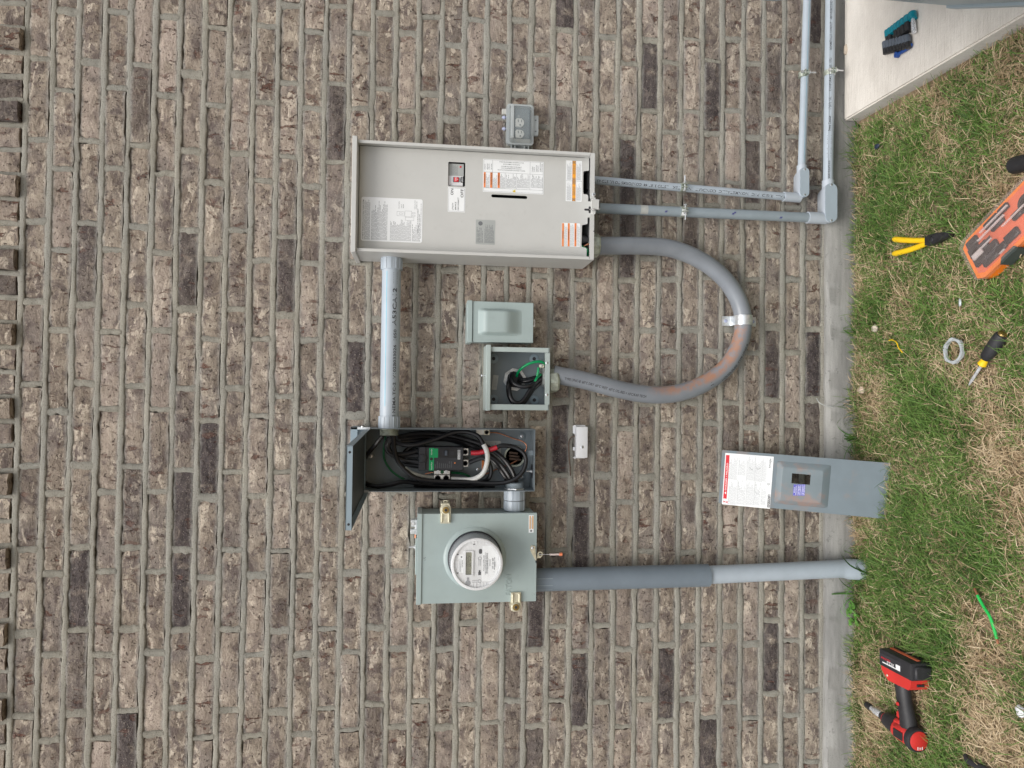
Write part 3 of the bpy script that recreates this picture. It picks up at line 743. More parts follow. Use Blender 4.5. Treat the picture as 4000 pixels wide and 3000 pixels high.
# (2) ON / OFF label
a0, a1, b0, b1 = rect_from(r1, 905, 468, 1040, 660, LD); lb = label(t, (a0, a1, b0, b1), M['label'], 1, 'on_off_label')
k = MB(); frame_lines(k, a0 + 2, a1 - 2, b0 + 2, b1 - 2, c, .5)
def at(x, y): return P(*r5(x, y), LD)
q = at(382, 1072); k.text('ON', q[0], q[1], 8.6, c, 0, 20); q = at(678, 1148); k.text('OFF', q[0], q[1], 8.8, c, 0, 27)
for s_, x, y, w_ in (('UTILITY', 385, 1512, 23), ('SERVICE', 467, 1515, 26), ('DISCONNECT', 545, 1522, 41)):
    q = at(x, y); k.text(s_, q[0], q[1], 4.3, c, 0, w_)
k.lines(a1 - 11, a1 - 4, b0 + 3, b0 + 5, c, 1, .5, 0, 0, 4)
k.build('print', M['ink'], lb, False)
# (3) manual operation label
a0, a1, b0, b1 = rect_from(r4, 112, 110, 1095, 640, LD); lb = label(t, (a0, a1, b0, b1), M['label'], 1, 'operation_label')
def rr(x0, y0, x1, y1): return rect_from(r4, x0, y0, x1, y1, LD)
k = MB()
aT, aM, aB = P(*r4(600, 320), LD)[0], P(*r4(600, 575), LD)[0], a0 + 3
bc = [P(*r4(x, 350), LD)[1] for x in (122, 265, 470, 655, 872, 1090)]
frame_lines(k, a0 + 2, a1 - 2, b0 + 2, b1 - 2, c, .6)
for a_ in (aT, aM): k.box(a_ - .3, a_ + .3, b0 + 2, b1 - 2, c - .1, c)
for i, b_ in enumerate(bc[1:5]): k.box(aM, (a1 - 2) if i in (0, 3) else aT, b_ - .3, b_ + .3, c - .1, c)
for s_, x in (('UTILITY', 150), ('SERVICIO', 188), ('PÚBLICO', 215), ('SECTEUR', 254)):
    q = P(*r4(x, 290), LD); k.text(s_, q[0] + 6, q[1], 3.0, c, 0, 19)
for s_, x, w_ in (('STANDBY', 918, 18), ('SOURCE', 945, 16), ('FUENTE DE', 983, 22), ('RESPALDO', 1008, 21), ('ALIMENTATION', 1045, 30), ('DE SECOURS', 1072, 26)):
    q = P(*r4(x, 330), LD); k.text(s_, q[0] + 6, q[1], 3.0, c, 0, w_)
for s_, y, x0_, x1_ in (('MANUAL OPERATING HANDLE/SWITCH POSITION', 278, 790, 345), ('POSICIÓN DEL INTERRUPTOR CON', 245, 730, 405), ('LA MANIJA DE OPERACIÓN MANUAL', 218, 735, 400), ('POSITION DU COMMUTATEUR', 178, 708, 435), ('DE LA POIGNÉE DE COMMANDE MANUELLE', 148, 772, 370)):
    q = P(*r4(x0_, y), LD); k.text(s_, q[0], q[1], 3.0, c, 90, (x0_ - x1_) / 4.148 / 1.22)
for x0_, x1_, n_, sd in ((160, 218, 4, 1), (270, 342, 5, 2), (390, 465, 5, 3), (480, 648, 9, 4), (665, 866, 12, 5), (885, 1082, 10, 6)):
    q = rr(x0_, 325, x1_, 560); k.lines(q[0], q[1], q[2], q[3], c, n_, .42, 0, .4, sd)
k.build('print', M['ink_grey'], lb, False)
for i, (x0_, x1_, s_) in enumerate(((122, 154, 'WARNING'), (226, 262, 'ADVERTENCIA'), (347, 384, 'AVERTISSEMENT'))):
    q = rr(x0_, 302 + i * 4, x1_, 548 + i * 5); k = MB(); k.box(*q, c - .1, c + .05); k.build('warning_band', M['orange_ink'], lb, False)
    k = MB(); k.text(s_, (q[0] + q[1]) / 2 + 4, (q[2] + q[3]) / 2 - 2, 4.2, c + .2, 0, 30 if i == 0 else 40, 'C'); k.build('band_lettering', M['ink'], lb, False)
k = MB(); q = P(*r4(612, 610), LD); k.plate([[(q[0] - 5.5, q[1] - 4.5), (q[0] + 5.5, q[1] - 4.5), (q[0], q[1] + 6)]], c, c + .1); k.build('hazard_triangle', M['yellow_ink'], lb, False)
k = MB(); k.text('!', q[0], q[1] - 2.5, 5, c + .2, 0, None, 'C'); k.build('triangle_mark', M['ink'], lb, False)
# (4) twin warning labels with an amber strip
a0, a1, b0, b1 = rr(1455, 115, 1712, 775); lb = label(t, (a0, a1, b0, b1), M['label'], 1, 'warning_label')
q = rr(1556, 118, 1613, 772); k = MB(); k.box(q[0], q[1], q[2], q[3], c - .1, c); k.build('amber_strip', M['amber_ink'], lb, False)
k = MB(); bm_ = (q[2] + q[3]) / 2; L_ = q[1] - q[0]
for fr, s_ in ((.25, 'WARNING'), (.78, 'ADVERTENCIA')):
    k.text(s_, q[0] + L_ * fr, bm_ + 1, 3.4, c + .15, 0, L_ * .22, 'C')
    k.text({'WARNING': 'AVERTISSEMENT', 'ADVERTENCIA': 'ADVERTENCIA'}[s_], q[0] + L_ * fr, bm_ - 1, 3.4, c + .15, 180, L_ * .22, 'C')
for fr in (.04, .46, .54, .96):
    frame_lines(k, q[0] + L_ * fr - 5, q[0] + L_ * fr + 5, bm_ - 5, bm_ + 5, c + .15, 1.1)
    for j in range(5):
        k.add([(q[0] + L_ * fr - 3.5 + j * 1.5, bm_ - 3, c + .15), (q[0] + L_ * fr - 2.8 + j * 1.5, bm_ - 3, c + .15), (q[0] + L_ * fr + 3.2 - j * 1.3, bm_ + 3, c + .15), (q[0] + L_ * fr + 2.4 - j * 1.3, bm_ + 3, c + .15)], [(0, 1, 2, 3)])
am = (a0 + a1) / 2; k.box(a0, a1, q[3] - .2, q[3], c, c + .1); k.box(am - .3, am + .3, b0, b1, c - .1, c + .02)
for s0, s1 in ((a0 + 3, am - 3), (am + 3, a1 - 3)):
    k.lines(s0, s1, b0 + 3, q[2] - 2, c, 8, .4, 0, .3, int(s0)); k.lines(s0, s1, q[3] + 2, b1 - 3, c, 8, .4, 0, .3, int(s1))
k.build('print', M['ink_grey'], lb, False)
# (5) three-language label, bottom corner
a0, a1, b0, b1 = rr(1388, 1126, 1684, 1506); lb = label(t, (a0, a1, b0, b1), M['label'], 3, 'breaker_warning_label')
for x0_, x1_, s_ in ((1390, 1422, 'WARNING'), (1482, 1515, 'AVERTISSEMENT'), (1592, 1624, 'ADVERTENCIA')):
    q = rr(x0_, 1128, x1_, 1504); k = MB(); k.box(*q, c - .1, c); k.build('orange_band', M['orange_ink'], lb, False)
    k = MB(); k.text(s_, (q[0] + q[1]) / 2, (q[2] + q[3]) / 2 - 1.5, 3.4, c + .2, 0, 26 if s_ == 'WARNING' else 36, 'C'); k.build('band_lettering', M['ink'], lb, False)
k = MB()
for x0_, x1_, sd in ((1428, 1478, 11), (1520, 1588, 12), (1630, 1680, 13)):
    q = rr(x0_, 1135, x1_, 1495); k.lines(q[0], q[1], q[2], q[3], c, 4 if x1_ != 1588 else 5, .35, 0, .2, sd)
k.build('print', M['ink_grey'], lb, False)
# (6) silver contact label
a0, a1, b0, b1 = rect_from(r1, 1122, 722, 1274, 915, LD); lb = label(t, (a0, a1, b0, b1), M['label_grey'], 3, 'contact_label')
k = MB(); k.lines(a0 + 5, a1 - 22, b1 - 24, b1 - 3, c, 5, .5, 0, .3, 21); k.lines(a0 + 5, a1 - 6, b0 + 3, b1 - 28, c, 10, .5, 0, .35, 22)
k.plate([circ(a1 - 12, b1 - 15, 7)], c, c + .1); k.build('print', M['ink_grey'], lb, False)

# ================================================================== SERVICE DISCONNECT (open box, lid up)
t = thing('service_disconnect', 'open grey service disconnect box with its lid raised, black cables inside', 'electrical box', (-200, 0, 1054))
BX0, BX1, BZ0, BZ1, BD = -299, -100, 1055, 1596, 112
r3 = zoomed(1300, 1650, 2.2122)
def Q(x, y, d): a, b = P(*r3(x, y), d); return (a, b, d)
m = MB()
m.box(BX0, BX1, BZ0, BZ1 + 30, 4, 6)
m.box(BX0, BX0 + 2, BZ0, BZ1, 6, BD); m.box(BX1 - 2, BX1, BZ0, BZ1, 6, BD); m.box(BX0 + 2, BX1 - 2, BZ0, BZ0 + 2, 6, BD - 2)
m.build('body', M['box_grey'], t, False)
# fixed cap over the top, with the hinge
m = MB(); m.box(BX0 - 3, BX1 + 4, 1618, 1640, 6, BD + 2, 1); m.box(BX0, BX1, 1596, 1619, 6, BD - 14); m.build('top_cap', M['lip_grey'], t)
# lid, swung up and held out level from the wall
ld = MB(); Ly0, Ly1 = BD + 3, 655; LZ = 1597; tilt = -.004
lx0, lx1 = -318, -119
lv = lambda x, d, z: (x, z, d)
ld.add([lv(lx0 + 16, Ly0, LZ), lv(lx1 + 14, Ly0, LZ), lv(lx1, Ly1, LZ - 2), lv(lx0, Ly1, LZ - 2), lv(lx0 + 16, Ly0, LZ - 1.8), lv(lx1 + 14, Ly0, LZ - 1.8), lv(lx1, Ly1, LZ - 3.8), lv(lx0, Ly1, LZ - 3.8)],
       [(3, 2, 1, 0), (4, 5, 6, 7), (0, 1, 5, 4), (1, 2, 6, 5), (2, 3, 7, 6), (3, 0, 4, 7)])
lid = ld.build('lid', M['box_grey'], t, False)
ll = MB(); ll.box(lx0, lx1, LZ - 17, LZ - 2, Ly1 - 1.8, Ly1, .5)
for xa, xb in ((lx0, lx0 + 16), (lx1, lx1 + 14)):
    ll.add([lv(xb, Ly0, LZ), lv(xa, Ly1 - 2, LZ - 2), lv(xa, Ly1 - 2, LZ - 17), lv(xb, Ly0, LZ - 15), lv(xb + 1.6, Ly0, LZ), lv(xa + 1.6, Ly1 - 2, LZ - 2), lv(xa + 1.6, Ly1 - 2, LZ - 17), lv(xb + 1.6, Ly0, LZ - 15)],
           [(0, 1, 2, 3), (7, 6, 5, 4), (0, 4, 5, 1), (2, 6, 7, 3), (1, 5, 6, 2), (0, 3, 7, 4)])
ll.build('lip', M['lip_grey'], lid, False)
ul = MB(); ul.add([lv(lx0 + 17, Ly0, LZ - 2.2), lv(lx1 + 12, Ly0, LZ - 2.2), lv(lx1 - 3, Ly1 - 3, LZ - 4.2), lv(lx0 + 2, Ly1 - 3, LZ - 4.2)], [(0, 1, 2, 3)]); ul.build('lid_shade', M['lid_shade'], lid, False)  # dark sheet added below the grey lid to carry its shade
for x in (-133, -304): screw_part('rivet', x, LZ - 9.5, Ly1 - .4, 3, lid, 'steel_dark')
hg = MB(); hg.box(BX0 - 3, BX0 + 4, 1580, 1622, BD - 12, BD + 2, 1); hg.build('hinge', M['galv'], t)
hg = MB(); hg.box(BX1 - 4, BX1 + 4, 1580, 1640, BD - 12, BD + 2, 1); hg.lathe((BX1 + 2, 1604, BD - 2), (1, 0, 0), [(0, 5), (5, 5)], 12); hg.build('hinge', M['galv'], t)
# things in the back of the box
for x, y in ((328, 293), (1635, 120), (1254, 406), (1632, 470)):
    q = Q(x, y, 8)
    if x != 1254: k = MB(); k.lathe((q[0], q[1], 6), (0, 0, 1), [(0, 14), (2.5, 9), (2.6, 3)], 20); k.build('dimple', M['box_grey'], t)
    screw_part('screw', q[0], q[1], 8.5 if x != 1254 else 6, 5.5, t)
q0 = Q(1285, 160, 7); q1 = Q(1450, 412, 7); k = MB(); k.plate([rrect(q1[0], q0[0], q1[1], q0[1], 4)], 6, 6.6); lb = k.build('schematic_label', M['label_grey'], t, False)
k = MB(); k.lines(q1[0] + 4, q0[0] - 4, q1[1] + 4, q0[1] - 14, 6.9, 12, .4, 0, .2, 31); k.build('print', M['ink_grey'], lb, False)
k = MB(); k.box(q1[0], q0[0] - 60, q0[1] - 10, q0[1] - 2, 6.6, 6.9); k.build('orange_band', M['orange_ink'], lb, False)
qk = Q(1570, 292, 8); k = MB(); k.lathe((qk[0], qk[1], 5), (0, 0, 1), [(0, 36), (10, 36), (10, 30), (2, 29)], 32); k.build('rear_hub', M['zinc_green'], t)
k = MB(); k.lathe((qk[0], qk[1], 4), (0, 0, 1), [(2.2, 29), (3, 29)], 28); k.build('hub_opening', M['ink'], t)
for i_, dx in enumerate((-12, -2, 9)):
    k = MB(); k.tube([(qk[0] + dx, qk[1] - 20 + i_ * 5, 8), (qk[0] + dx + 4, qk[1] + 18, 12)], 4, 8); k.build('wire_end', M['brown_wire'], t)
# bottom wall: slot and loose bolt
k = MB(); k.lathe(((BX0 + BX1) / 2 - 40, BZ0 + 2, 62), (0, 1, 0), [(0, 24), (1, 24)], 24); k.build('knockout', M['steel_dark'], t)
k = MB(); k.lathe(((BX0 + BX1) / 2 - 40, BZ0 + 2, 62), (0, 1, 0), [(0, 6), (4, 6), (4, 3), (18, 3)], 10); k.build('knockout_bolt', M['zinc'], t)
k = MB(); k.box(-186, -170, BZ0 + 2, BZ0 + 18, 84, 86, .6); k.build('tab', M['box_grey'], t)
# fittings through the side walls (belong to the box: locknuts and threads)
def side_fitting(z, y, sgn, xw):
    k = MB(); k.lathe((xw, z, y), (sgn, 0, 0), [(0, 31), (3, 31), (3, 29)] + [(4 + i * 2.2 + (i % 2) * .2, 28.5 + (i % 2) * 1.4) for i in range(8)] + [(22, 26), (21, 24)], 32)
    return k
side_fitting(1523, 72, -1, BX1 - 2).build('threaded_end', M['zinc_green'], t)
fz = P(2009.5, 1950, 66)[1]
side_fitting(fz, 66, 1, BX0 + 2).build('threaded_end', M['pvc_mid'], t)
k = MB(); k.lathe((BX0 + 2, fz, 66), (1, 0, 0), [(0, 37), (4, 37), (4, 30), (0, 30)], 8); k.build('locknut', M['zinc'], t, False)
# the breaker
rb = zoomed(1580, 1700, 6.9125)
def B(x, y, d): a, b = P(*rb(x, y), d); return (a, b, d)
def brect(x0, y0, x1, y1, d): return rect_from(rb, x0, y0, x1, y1, d)
m = MB(); m.box(*brect(375, 320, 1590, 950, 78), 14, 76, 2); brk = m.build('breaker', M['breaker'], t)
m = MB(); m.box(*brect(375, 315, 580, 955, 82), 40, 82, 2)
q = B(490, 625, 82); m.lathe((q[0], q[1], 80), (0, 0, 1), [(0, 15), (4, 13), (6, 8)], 20); m.build('line_shield', M['breaker'], brk)
gl = MB(); g0 = [B(x, y, 77)[:2] for x, y in ((665, 350), (795, 340), (800, 360), (905, 360), (903, 605), (795, 608), (790, 950), (662, 950))]
gl.plate([[(a, b) for a, b in g0]], 76, 76.8); gl.build('green_label', M['breaker_green'], brk, False)
k = MB(); q = B(745, 535, 78); k.text('Schneider', q[0], q[1], 3.8, 77.1, 0, 20); k.build('lettering', M['white_ink'], brk, False)
k = MB(); q = B(745, 930, 78); k.text('PowerPact', q[0], q[1], 3.8, 77.1, 0, 24); k.build('lettering', M['white_ink'], brk, False)
q = B(728, 642, 78); k = MB(); k.lathe((q[0], q[1], 76), (0, 0, 1), [(0, 5), (1.2, 5)], 16); k.build('trip_button', M['ink'], brk)
k = MB(); k.box(*brect(940, 360, 1410, 605, 78), 76, 78, .6); k.build('escutcheon', M['black'], brk)
q = brect(1010, 415, 1335, 552, 80); k = MB(); k.box(*q, 78, 78.6); k.build('handle_slot', M['ink'], brk)
q = brect(1090, 415, 1160, 552, 86); k = MB(); k.box(*q, 78, 90, 1.5); k.build('handle', M['slate'], brk)
q = brect(1440, 400, 1505, 655, 78); k = MB(); k.box(*q, 76, 76.8); nm = k.build('maker_label', M['label'], brk)
k = MB(); k.text('SQUARE', q[0] + 2, q[2] + 1.8, 4.2, 77.1, 0, (q[1] - q[0]) * .70); k.text('D', q[1] - 6, q[2] + 2, 4, 77.1); frame_lines(k, q[1] - 8, q[1] - 1.5, q[2] + 1, q[3] - 1, 77.1, .7); k.build('maker_lettering', M['ink'], nm, False)
k = MB(); q = brect(815, 690, 1300, 890, 78); k.lines(q[0], q[1], q[2], q[3], 76.3, 9, .3, 0, .5, 41); k.build('print', M['ink_grey'], brk, False)
q = B(1360, 750, 78); k = MB(); k.lathe((q[0], q[1], 76), (0, 0, 1), [(0, 2.6), (.6, 2.6)], 12); k.build('test_button', M['orange_ink'], brk)
for y0, y1 in ((355, 550), (662, 858)):
    q = brect(1590, y0, 1728, y1, 66); k = MB(); k.box(*q, 40, 64, 1); lg = k.build('lug', M['alum'], brk)
    q = B(1640, (y0 + y1) / 2, 64); k = MB(); k.lathe((q[0], q[1], 64), (0, 0, 1), [(0, 8.5), (1.2, 8.5), (1.2, 6.4), (-.3, 6), (-.3, 1)], 18); k.build('set_screw', M['steel_dark'], lg)
# neutral bar
q = brect(790, 955, 1232, 1062, 50); k = MB(); k.box(*q, 14, 50, 1); nb = k.build('neutral_bar', M['alum'], t)
for x in (905, 1017, 1130):
    s = B(x, 995, 51); k = MB(); k.lathe((s[0], s[1], 50), (0, 0, 1), [(0, 6), (1, 6), (1.1, 2)], 14); k.build('bar_screw', M['dark_green_wire'] if x == 1017 else M['steel'], nb)
q = brect(788, 1075, 1230, 1240, 62); k = MB(); k.box(*q, 14, 62, 1); lg = k.build('neutral_lug', M['alum'], t)
for x in (897, 1125):
    s = B(x, 1165, 62); k = MB(); k.lathe((s[0], s[1], 62), (0, 0, 1), [(0, 10), (.8, 10), (.8, 8), (-.2, 7.6), (-.2, 1)], 18); k.build('set_screw', M['steel_dark'], lg)
# ground lug and copper
q = rect_from(r3, 1240, 62, 1310, 108, 30); k = MB(); k.box(*q, 20, 24, .6); k.build('lug_strap', M['alum'], t)
q = rect_from(r3, 1306, 62, 1356, 110, 40); k = MB(); k.box(*q, 20, 40, 1); lg = k.build('ground_lug', M['brass'], t)
s = Q(1330, 86, 41); k = MB(); k.lathe((s[0], s[1], 40), (0, 0, 1), [(0, 7), (1, 7), (1, 5), (0, 4.8)], 16); k.build('set_screw', M['steel_dark'], lg)
def wire(name, pts, r, mat, lift=None, n=8, seg=7):
    p = [Q(*q) for q in pts]
    k = MB(); k.tube(spline(p, seg), r, n); return k.build(name, M[mat], t)
wire('copper_wire', [(1350, 88, 30), (1430, 92, 26), (1550, 135, 22), (1640, 165, 22), (1675, 205, 24), (1660, 255, 24), (1640, 280, 12)], 2.0, 'copper')
wire('copper_wire', [(1590, 330, 12), (1520, 365, 14), (1450, 390, 14), (1290, 460, 16), (1200, 500, 20)], 2.0, 'copper')
wire('copper_wire', [(875, 430, 30), (840, 436, 22), (800, 445, 16)], 1.8, 'copper')
CR = 7.2
cables = [
 [(430, 118, 70), (360, 205, 60), (290, 285, 45), (258, 350, 30), (262, 420, 20)],
 [(500, 118, 72), (545, 168, 76), (630, 195, 80), (740, 188, 80), (900, 140, 78), (1040, 88, 76), (1150, 82, 76), (1250, 115, 80), (1305, 195, 86)],
 [(560, 128, 60), (700, 98, 50), (900, 96, 44), (1100, 130, 40), (1300, 195, 40), (1450, 290, 46), (1540, 400, 56), (1590, 520, 62)],
 [(580, 140, 50), (800, 122, 36), (1000, 138, 30), (1200, 195, 30), (1400, 315, 38), (1500, 430, 52), (1550, 520, 60)],
 [(590, 160, 38), (800, 148, 24), (1000, 150, 20), (1190, 215, 22), (1370, 320, 30), (1450, 410, 44), (1520, 520, 58)],
 [(525, 118, 80), (532, 230, 80), (560, 330, 78), (640, 425, 76), (730, 485, 74), (880, 508, 72), (1150, 516, 72), (1400, 528, 80), (1540, 505, 88), (1630, 440, 90), (1668, 350, 90), (1650, 268, 88), (1570, 214, 84), (1470, 200, 82), (1420, 214, 80)],
 [(252, 490, 24), (290, 530, 40), (380, 552, 52), (500, 538, 56), (620, 512, 50), (800, 532, 44), (1100, 548, 44), (1300, 535, 46)],
 [(740, 238, 48), (640, 268, 46), (560, 275, 50), (500, 250, 60), (480, 200, 66), (505, 150, 68)],
 [(740, 345, 48), (620, 330, 44), (530, 290, 48), (472, 240, 56), (462, 190, 64), (492, 130, 66)],
 [(740, 282, 42), (640, 292, 38), (560, 292, 40), (490, 262, 46), (470, 210, 52)],
 [(1180, 345, 54), (1230, 325, 60), (1290, 308, 66), (1340, 335, 68), (1368, 410, 66), (1345, 485, 56), (1260, 515, 44)],
 [(700, 540, 30), (900, 552, 26), (1100, 556, 24), (1400, 548, 30)],
 [(740, 380, 40), (650, 365, 34), (600, 340, 28), (620, 260, 26), (700, 200, 24), (820, 170, 22)],
]
for c_ in cables: wire('cable', c_, CR, 'cable')
wire('white_sleeve', [(1303, 190, 86), (1330, 250, 88), (1335, 330, 86), (1300, 435, 78), (1220, 488, 68), (1120, 495, 60), (1025, 488, 50)], 8.0, 'white_tape', n=12)
wire('white_sleeve', [(615, 395, 74), (680, 440, 66), (780, 468, 56), (872, 476, 48)], 8.0, 'grey_tape', n=12)
wire('red_sleeve', [(1196, 264, 54), (1260, 262, 60), (1340, 242, 72), (1422, 214, 80)], 7.9, 'red_tape', n=12)
wire('green_wire', [(455, 118, 60), (440, 250, 40), (450, 330, 30), (500, 410, 24), (560, 460, 22), (620, 492, 22)], 3.6, 'dark_green_wire')
wire('green_wire', [(1020, 434, 34), (1090, 438, 34), (1150, 452, 32), (1190, 475, 28)], 3.8, 'dark_green_wire')

# ================================================================== METER BOX
t = thing('meter_box', 'square grey green meter box with brass barrel locks on its sides', 'meter box', (-505, 0, 1050))
MX0, MX1, MZ0, MZ1, MD = -646, -366, 1050, 1412, 130
rm = zoomed(1590, 1940, 3.6066)
def MQ(x, y, d): return P(*rm(x, y), d)
m = MB(); m.box(MX0 + 3, MX1 - 3, MZ0 + 3, MZ1 + 12, 2, MD - 6, 1); m.build('case', M['green_grey'], t)
mc = MQ(955, 862, MD)                     # centre of the collar
m = MB(); m.plate([rrect(MX0, MX1, MZ0, MZ1 + 2, 2), circ(mc[0], mc[1], 88, 40)[::-1]], MD - 3, MD); m.box(MX0, MX0 + 2, MZ0, MZ1, MD - 22, MD - 3); m.box(MX1 - 2, MX1, MZ0, MZ1, MD - 22, MD - 3); m.box(MX0 + 2, MX1 - 2, MZ0, MZ0 + 2, MD - 22, MD - 3)
m.build('cover', M['green_grey'], t, False)
m = MB(); m.lathe((mc[0], mc[1], MD - 3), (0, 0, 1), [(0, 99), (3, 99), (6.5, 95), (8, 90), (9, 86), (2, 85), (-4, 85)], 48); m.build('collar', M['green_grey'], t)
m = MB(); m.box(MX0 - 2, MX1 + 2, MZ1 + 1, MZ1 + 17, 2, MD + 4, 1.5); m.build('top_flange', M['green_grey'], t)
em = MB(); e0 = MQ(1465, 1392, MD); e1 = MQ(1465, 1100, MD); em.text('EATON', e0[0], e0[1], 18.5, MD, 0, e1[0] - e0[0])
emv, emf = np.vstack(em.v), em.f
lift = emv.copy(); lift[:, 1] -= 1.4
rim = MB(); rim.v = [emv, lift]; n0 = len(emv); cnt = {}
for f_ in emf:
    for i in range(len(f_)): cnt[tuple(sorted((f_[i], f_[(i + 1) % len(f_)])))] = cnt.get(tuple(sorted((f_[i], f_[(i + 1) % len(f_)]))), 0) + 1
rim.f = [tuple(i + n0 for i in f_) for f_ in emf] + [(a, b, b + n0, a + n0) for (a, b), q in cnt.items() if q == 1]; rim.n = 2 * n0
rim.build('embossed_lettering', M['green_grey'], t, False)
def barrel_lock(zm_pts, horiz, name='barrel_lock'):
    (x0, y0, x1, y1), (rx, ry), down = zm_pts
    q = rect_from(rm, x0, y0, x1, y1, MD + 6)
    k = MB(); aw = (q[2] + q[3]) / 2
    hw = (q[3] - q[2]) / 2
    s = 1 if down else -1
    a_far, a_near = (q[1], q[0]) if not down else (q[0], q[1])      # a_far = beyond the box edge
    prof = [(a_near, .86), (a_near + (a_far - a_near) * .45, .92), (a_near + (a_far - a_near) * .72, 1.0), (a_near + (a_far - a_near) * .9, .78), (a_far, .5)]
    lp = [(a, aw + hw * f_) for a, f_ in prof] + [(a, aw - hw * f_) for a, f_ in prof[::-1]]
    if sum(lp[i][0] * lp[(i + 1) % len(lp)][1] - lp[(i + 1) % len(lp)][0] * lp[i][1] for i in range(len(lp))) < 0: lp = lp[::-1]
    k.plate([lp], MD - 1, MD + 7)
    for f_ in (-.62, .62): k.box(a_near + (a_far - a_near) * .05, a_near + (a_far - a_near) * .55, aw + hw * f_ - 3, aw + hw * f_ + 3, MD + 6.5, MD + 11, 2)
    k.box(a_far, a_far + (a_far - a_near) * -.25, aw - hw * .8, aw + hw * .8, 70, MD - .5, 2)
    lk = k.build(name, M['brass'], t, False)
    c0 = MQ(rx, ry, MD + 12); k = MB(); k.lathe((c0[0], c0[1], MD + 6.5), (0, 0, 1), [(0, 14), (4, 14), (6, 12), (6, 11)], 22); k.build('boss', M['brass'], lk)
    k = MB(); k.lathe((c0[0], c0[1], MD + 12), (0, 0, 1), [(0, 10.5), (2, 10.5), (2.2, 8.5), (1.6, 8.5), (1.6, 5.5), (1.7, 5)], 22); k.build('barrel', M['brass_dark'], lk)
    k = MB(); k.lathe((c0[0], c0[1], MD + 13.6), (0, 0, 1), [(0, 4.6), (.3, 4.6)], 16); k.build('keyhole', M['ink'], lk)
barrel_lock(((462, 95, 620, 378), (546, 190), False), True)
barrel_lock(((1455, 1350, 1612, 1618), (1533, 1558), True), True)
k = MB(); q = MQ(540, 75, 120); k.plate([rrect(q[0] - 6, q[0] + 6, q[1] - 7, q[1] + 7, 3), rrect(q[0] - 1, q[0] + 3, q[1] - 4, q[1] + 4, 1.5)[::-1]], 118, 121); k.build('lock_eye', M['brass'], t, False)
# label at the lower right
q = rect_from(rm, 1714, 262, 1784, 508, MD + .4); k = MB(); k.box(*q, MD, MD + .5); lb = k.build('warning_sticker', M['label'], t, False)
k = MB(); W_ = q[3] - q[2]
for f0, f1 in ((.58, .85), (.05, .35)): k.box(q[0] + 12, q[1] - 2, q[2] + W_ * f0, q[2] + W_ * f1, MD + .5, MD + .7)
k.build('orange_print', M['tan_ink'], lb, False)
k = MB(); k.lines(q[0] + 14, q[1] - 4, q[2] + W_ * .4, q[2] + W_ * .56, MD + .8, 2, .5, 0, .1, 51); k.plate([circ(q[0] + 6, (q[2] + q[3]) / 2, 3.4)], MD + .5, MD + .8); k.build('print', M['ink_grey'], lb, False)
# latch plate with seal eye
l0 = MQ(1768, 718, MD); l1 = MQ(1812, 890, MD)
k = MB(); k.plate([[(l0[0] + 8, l0[1] + 4), (l0[0] + 2, l0[1] + 8), (l0[0] - 10, l0[1] + 7), (l1[0], l1[1] + 2), (l1[0] - 2, l1[1] - 2), (l0[0] - 4, l0[1] - 9), (l0[0] + 5, l0[1] - 8)]], MD + .5, MD + 3)
lt = k.build('latch_plate', M['brass'], t, False)
k = MB(); k.lathe((l0[0], l0[1], MD + 3), (0, 0, 1), [(0, 4.5), (1.5, 4.2), (2.5, 2)], 14); k.build('rivet', M['zinc'], lt)
h0 = MQ(1875, 812, MD - 4)
k = MB(); k.plate([[(l1[0] + 4, 1046), (l1[0] - 3, 1052), (l1[0] + 1, 1058), (h0[0] - 6, h0[1] + 9)] + [(h0[0] + 9 * math.cos(R_(q)), h0[1] + 9 * math.sin(R_(q))) for q in (70, 30, -10, -50, -90, -130)] + [(h0[0] - 12, h0[1] - 1)], circ(h0[0], h0[1], 5, 14)[::-1]], MD - 6, MD - 4)
k.build('seal_eye', M['brass'], t, False)
k = MB(); q = MQ(1808, 905, MD); k.box(q[0] - 6, q[0] + 12, MZ0 - 1, MZ0 + 3, MD - 1, MD + 1); k.build('latch_slot', M['ink'], t, False)
# hub plate and ground clamp on the top
k = MB(); q = MQ(100, 830, 80); k.box(-560, -445, MZ1 + 17, MZ1 + 22, 20, 110, 1.5); k.build('hub_plate', M['pale_green_grey'], t)
k = MB(); s = MQ(95, 718, 100); k.lathe((s[0], MZ1 + 22, 90), (0, 1, 0), [(0, 7), (4, 7), (4, 3.2), (20, 3.2)], 10); k.build('hub_stud', M['zinc'], t)
q0 = rect_from(rm, 55, 320, 128, 530, 110)
k = MB(); k.box(q0[0], q0[1], MZ1 + 17, MZ1 + 24, 70, 118, 1); k.box(q0[0] + 2, q0[0] + 17, MZ1 + 23, MZ1 + 38, 92, 118, 1.5); k.box(q0[0] + 24, q0[1] - 14, MZ1 + 23, MZ1 + 36, 92, 116, 1.5); k.box(q0[1] - 10, q0[1], MZ1 + 23, MZ1 + 37, 92, 118, 1.5)
gc = k.build('ground_clamp', M['galv'], t)
k = MB(); s = MQ(95, 382, 118); k.lathe((s[0], MZ1 + 30, 118), (0, 0, 1), [(0, 5), (2, 5), (2, 3)], 14); k.build('clamp_screw', M['zinc'], gc)
k = MB(); s = MQ(75, 565, 110); k.cyl((s[0] - 6, MZ1 + 22, 100), (s[0] + 6, MZ1 + 22, 100), 3, n=10); k.build('copper_stub', M['copper'], t)
k = MB(); s = MQ(248, 872, MD)
for i in range(16):
    an, rr_ = random.random() * 6.3, random.random() * 6; w_ = random.uniform(.4, 1.3)
    k.plate([circ(s[0] + rr_ * math.cos(an), s[1] + rr_ * math.sin(an), w_, 5)], MD, MD + .08)
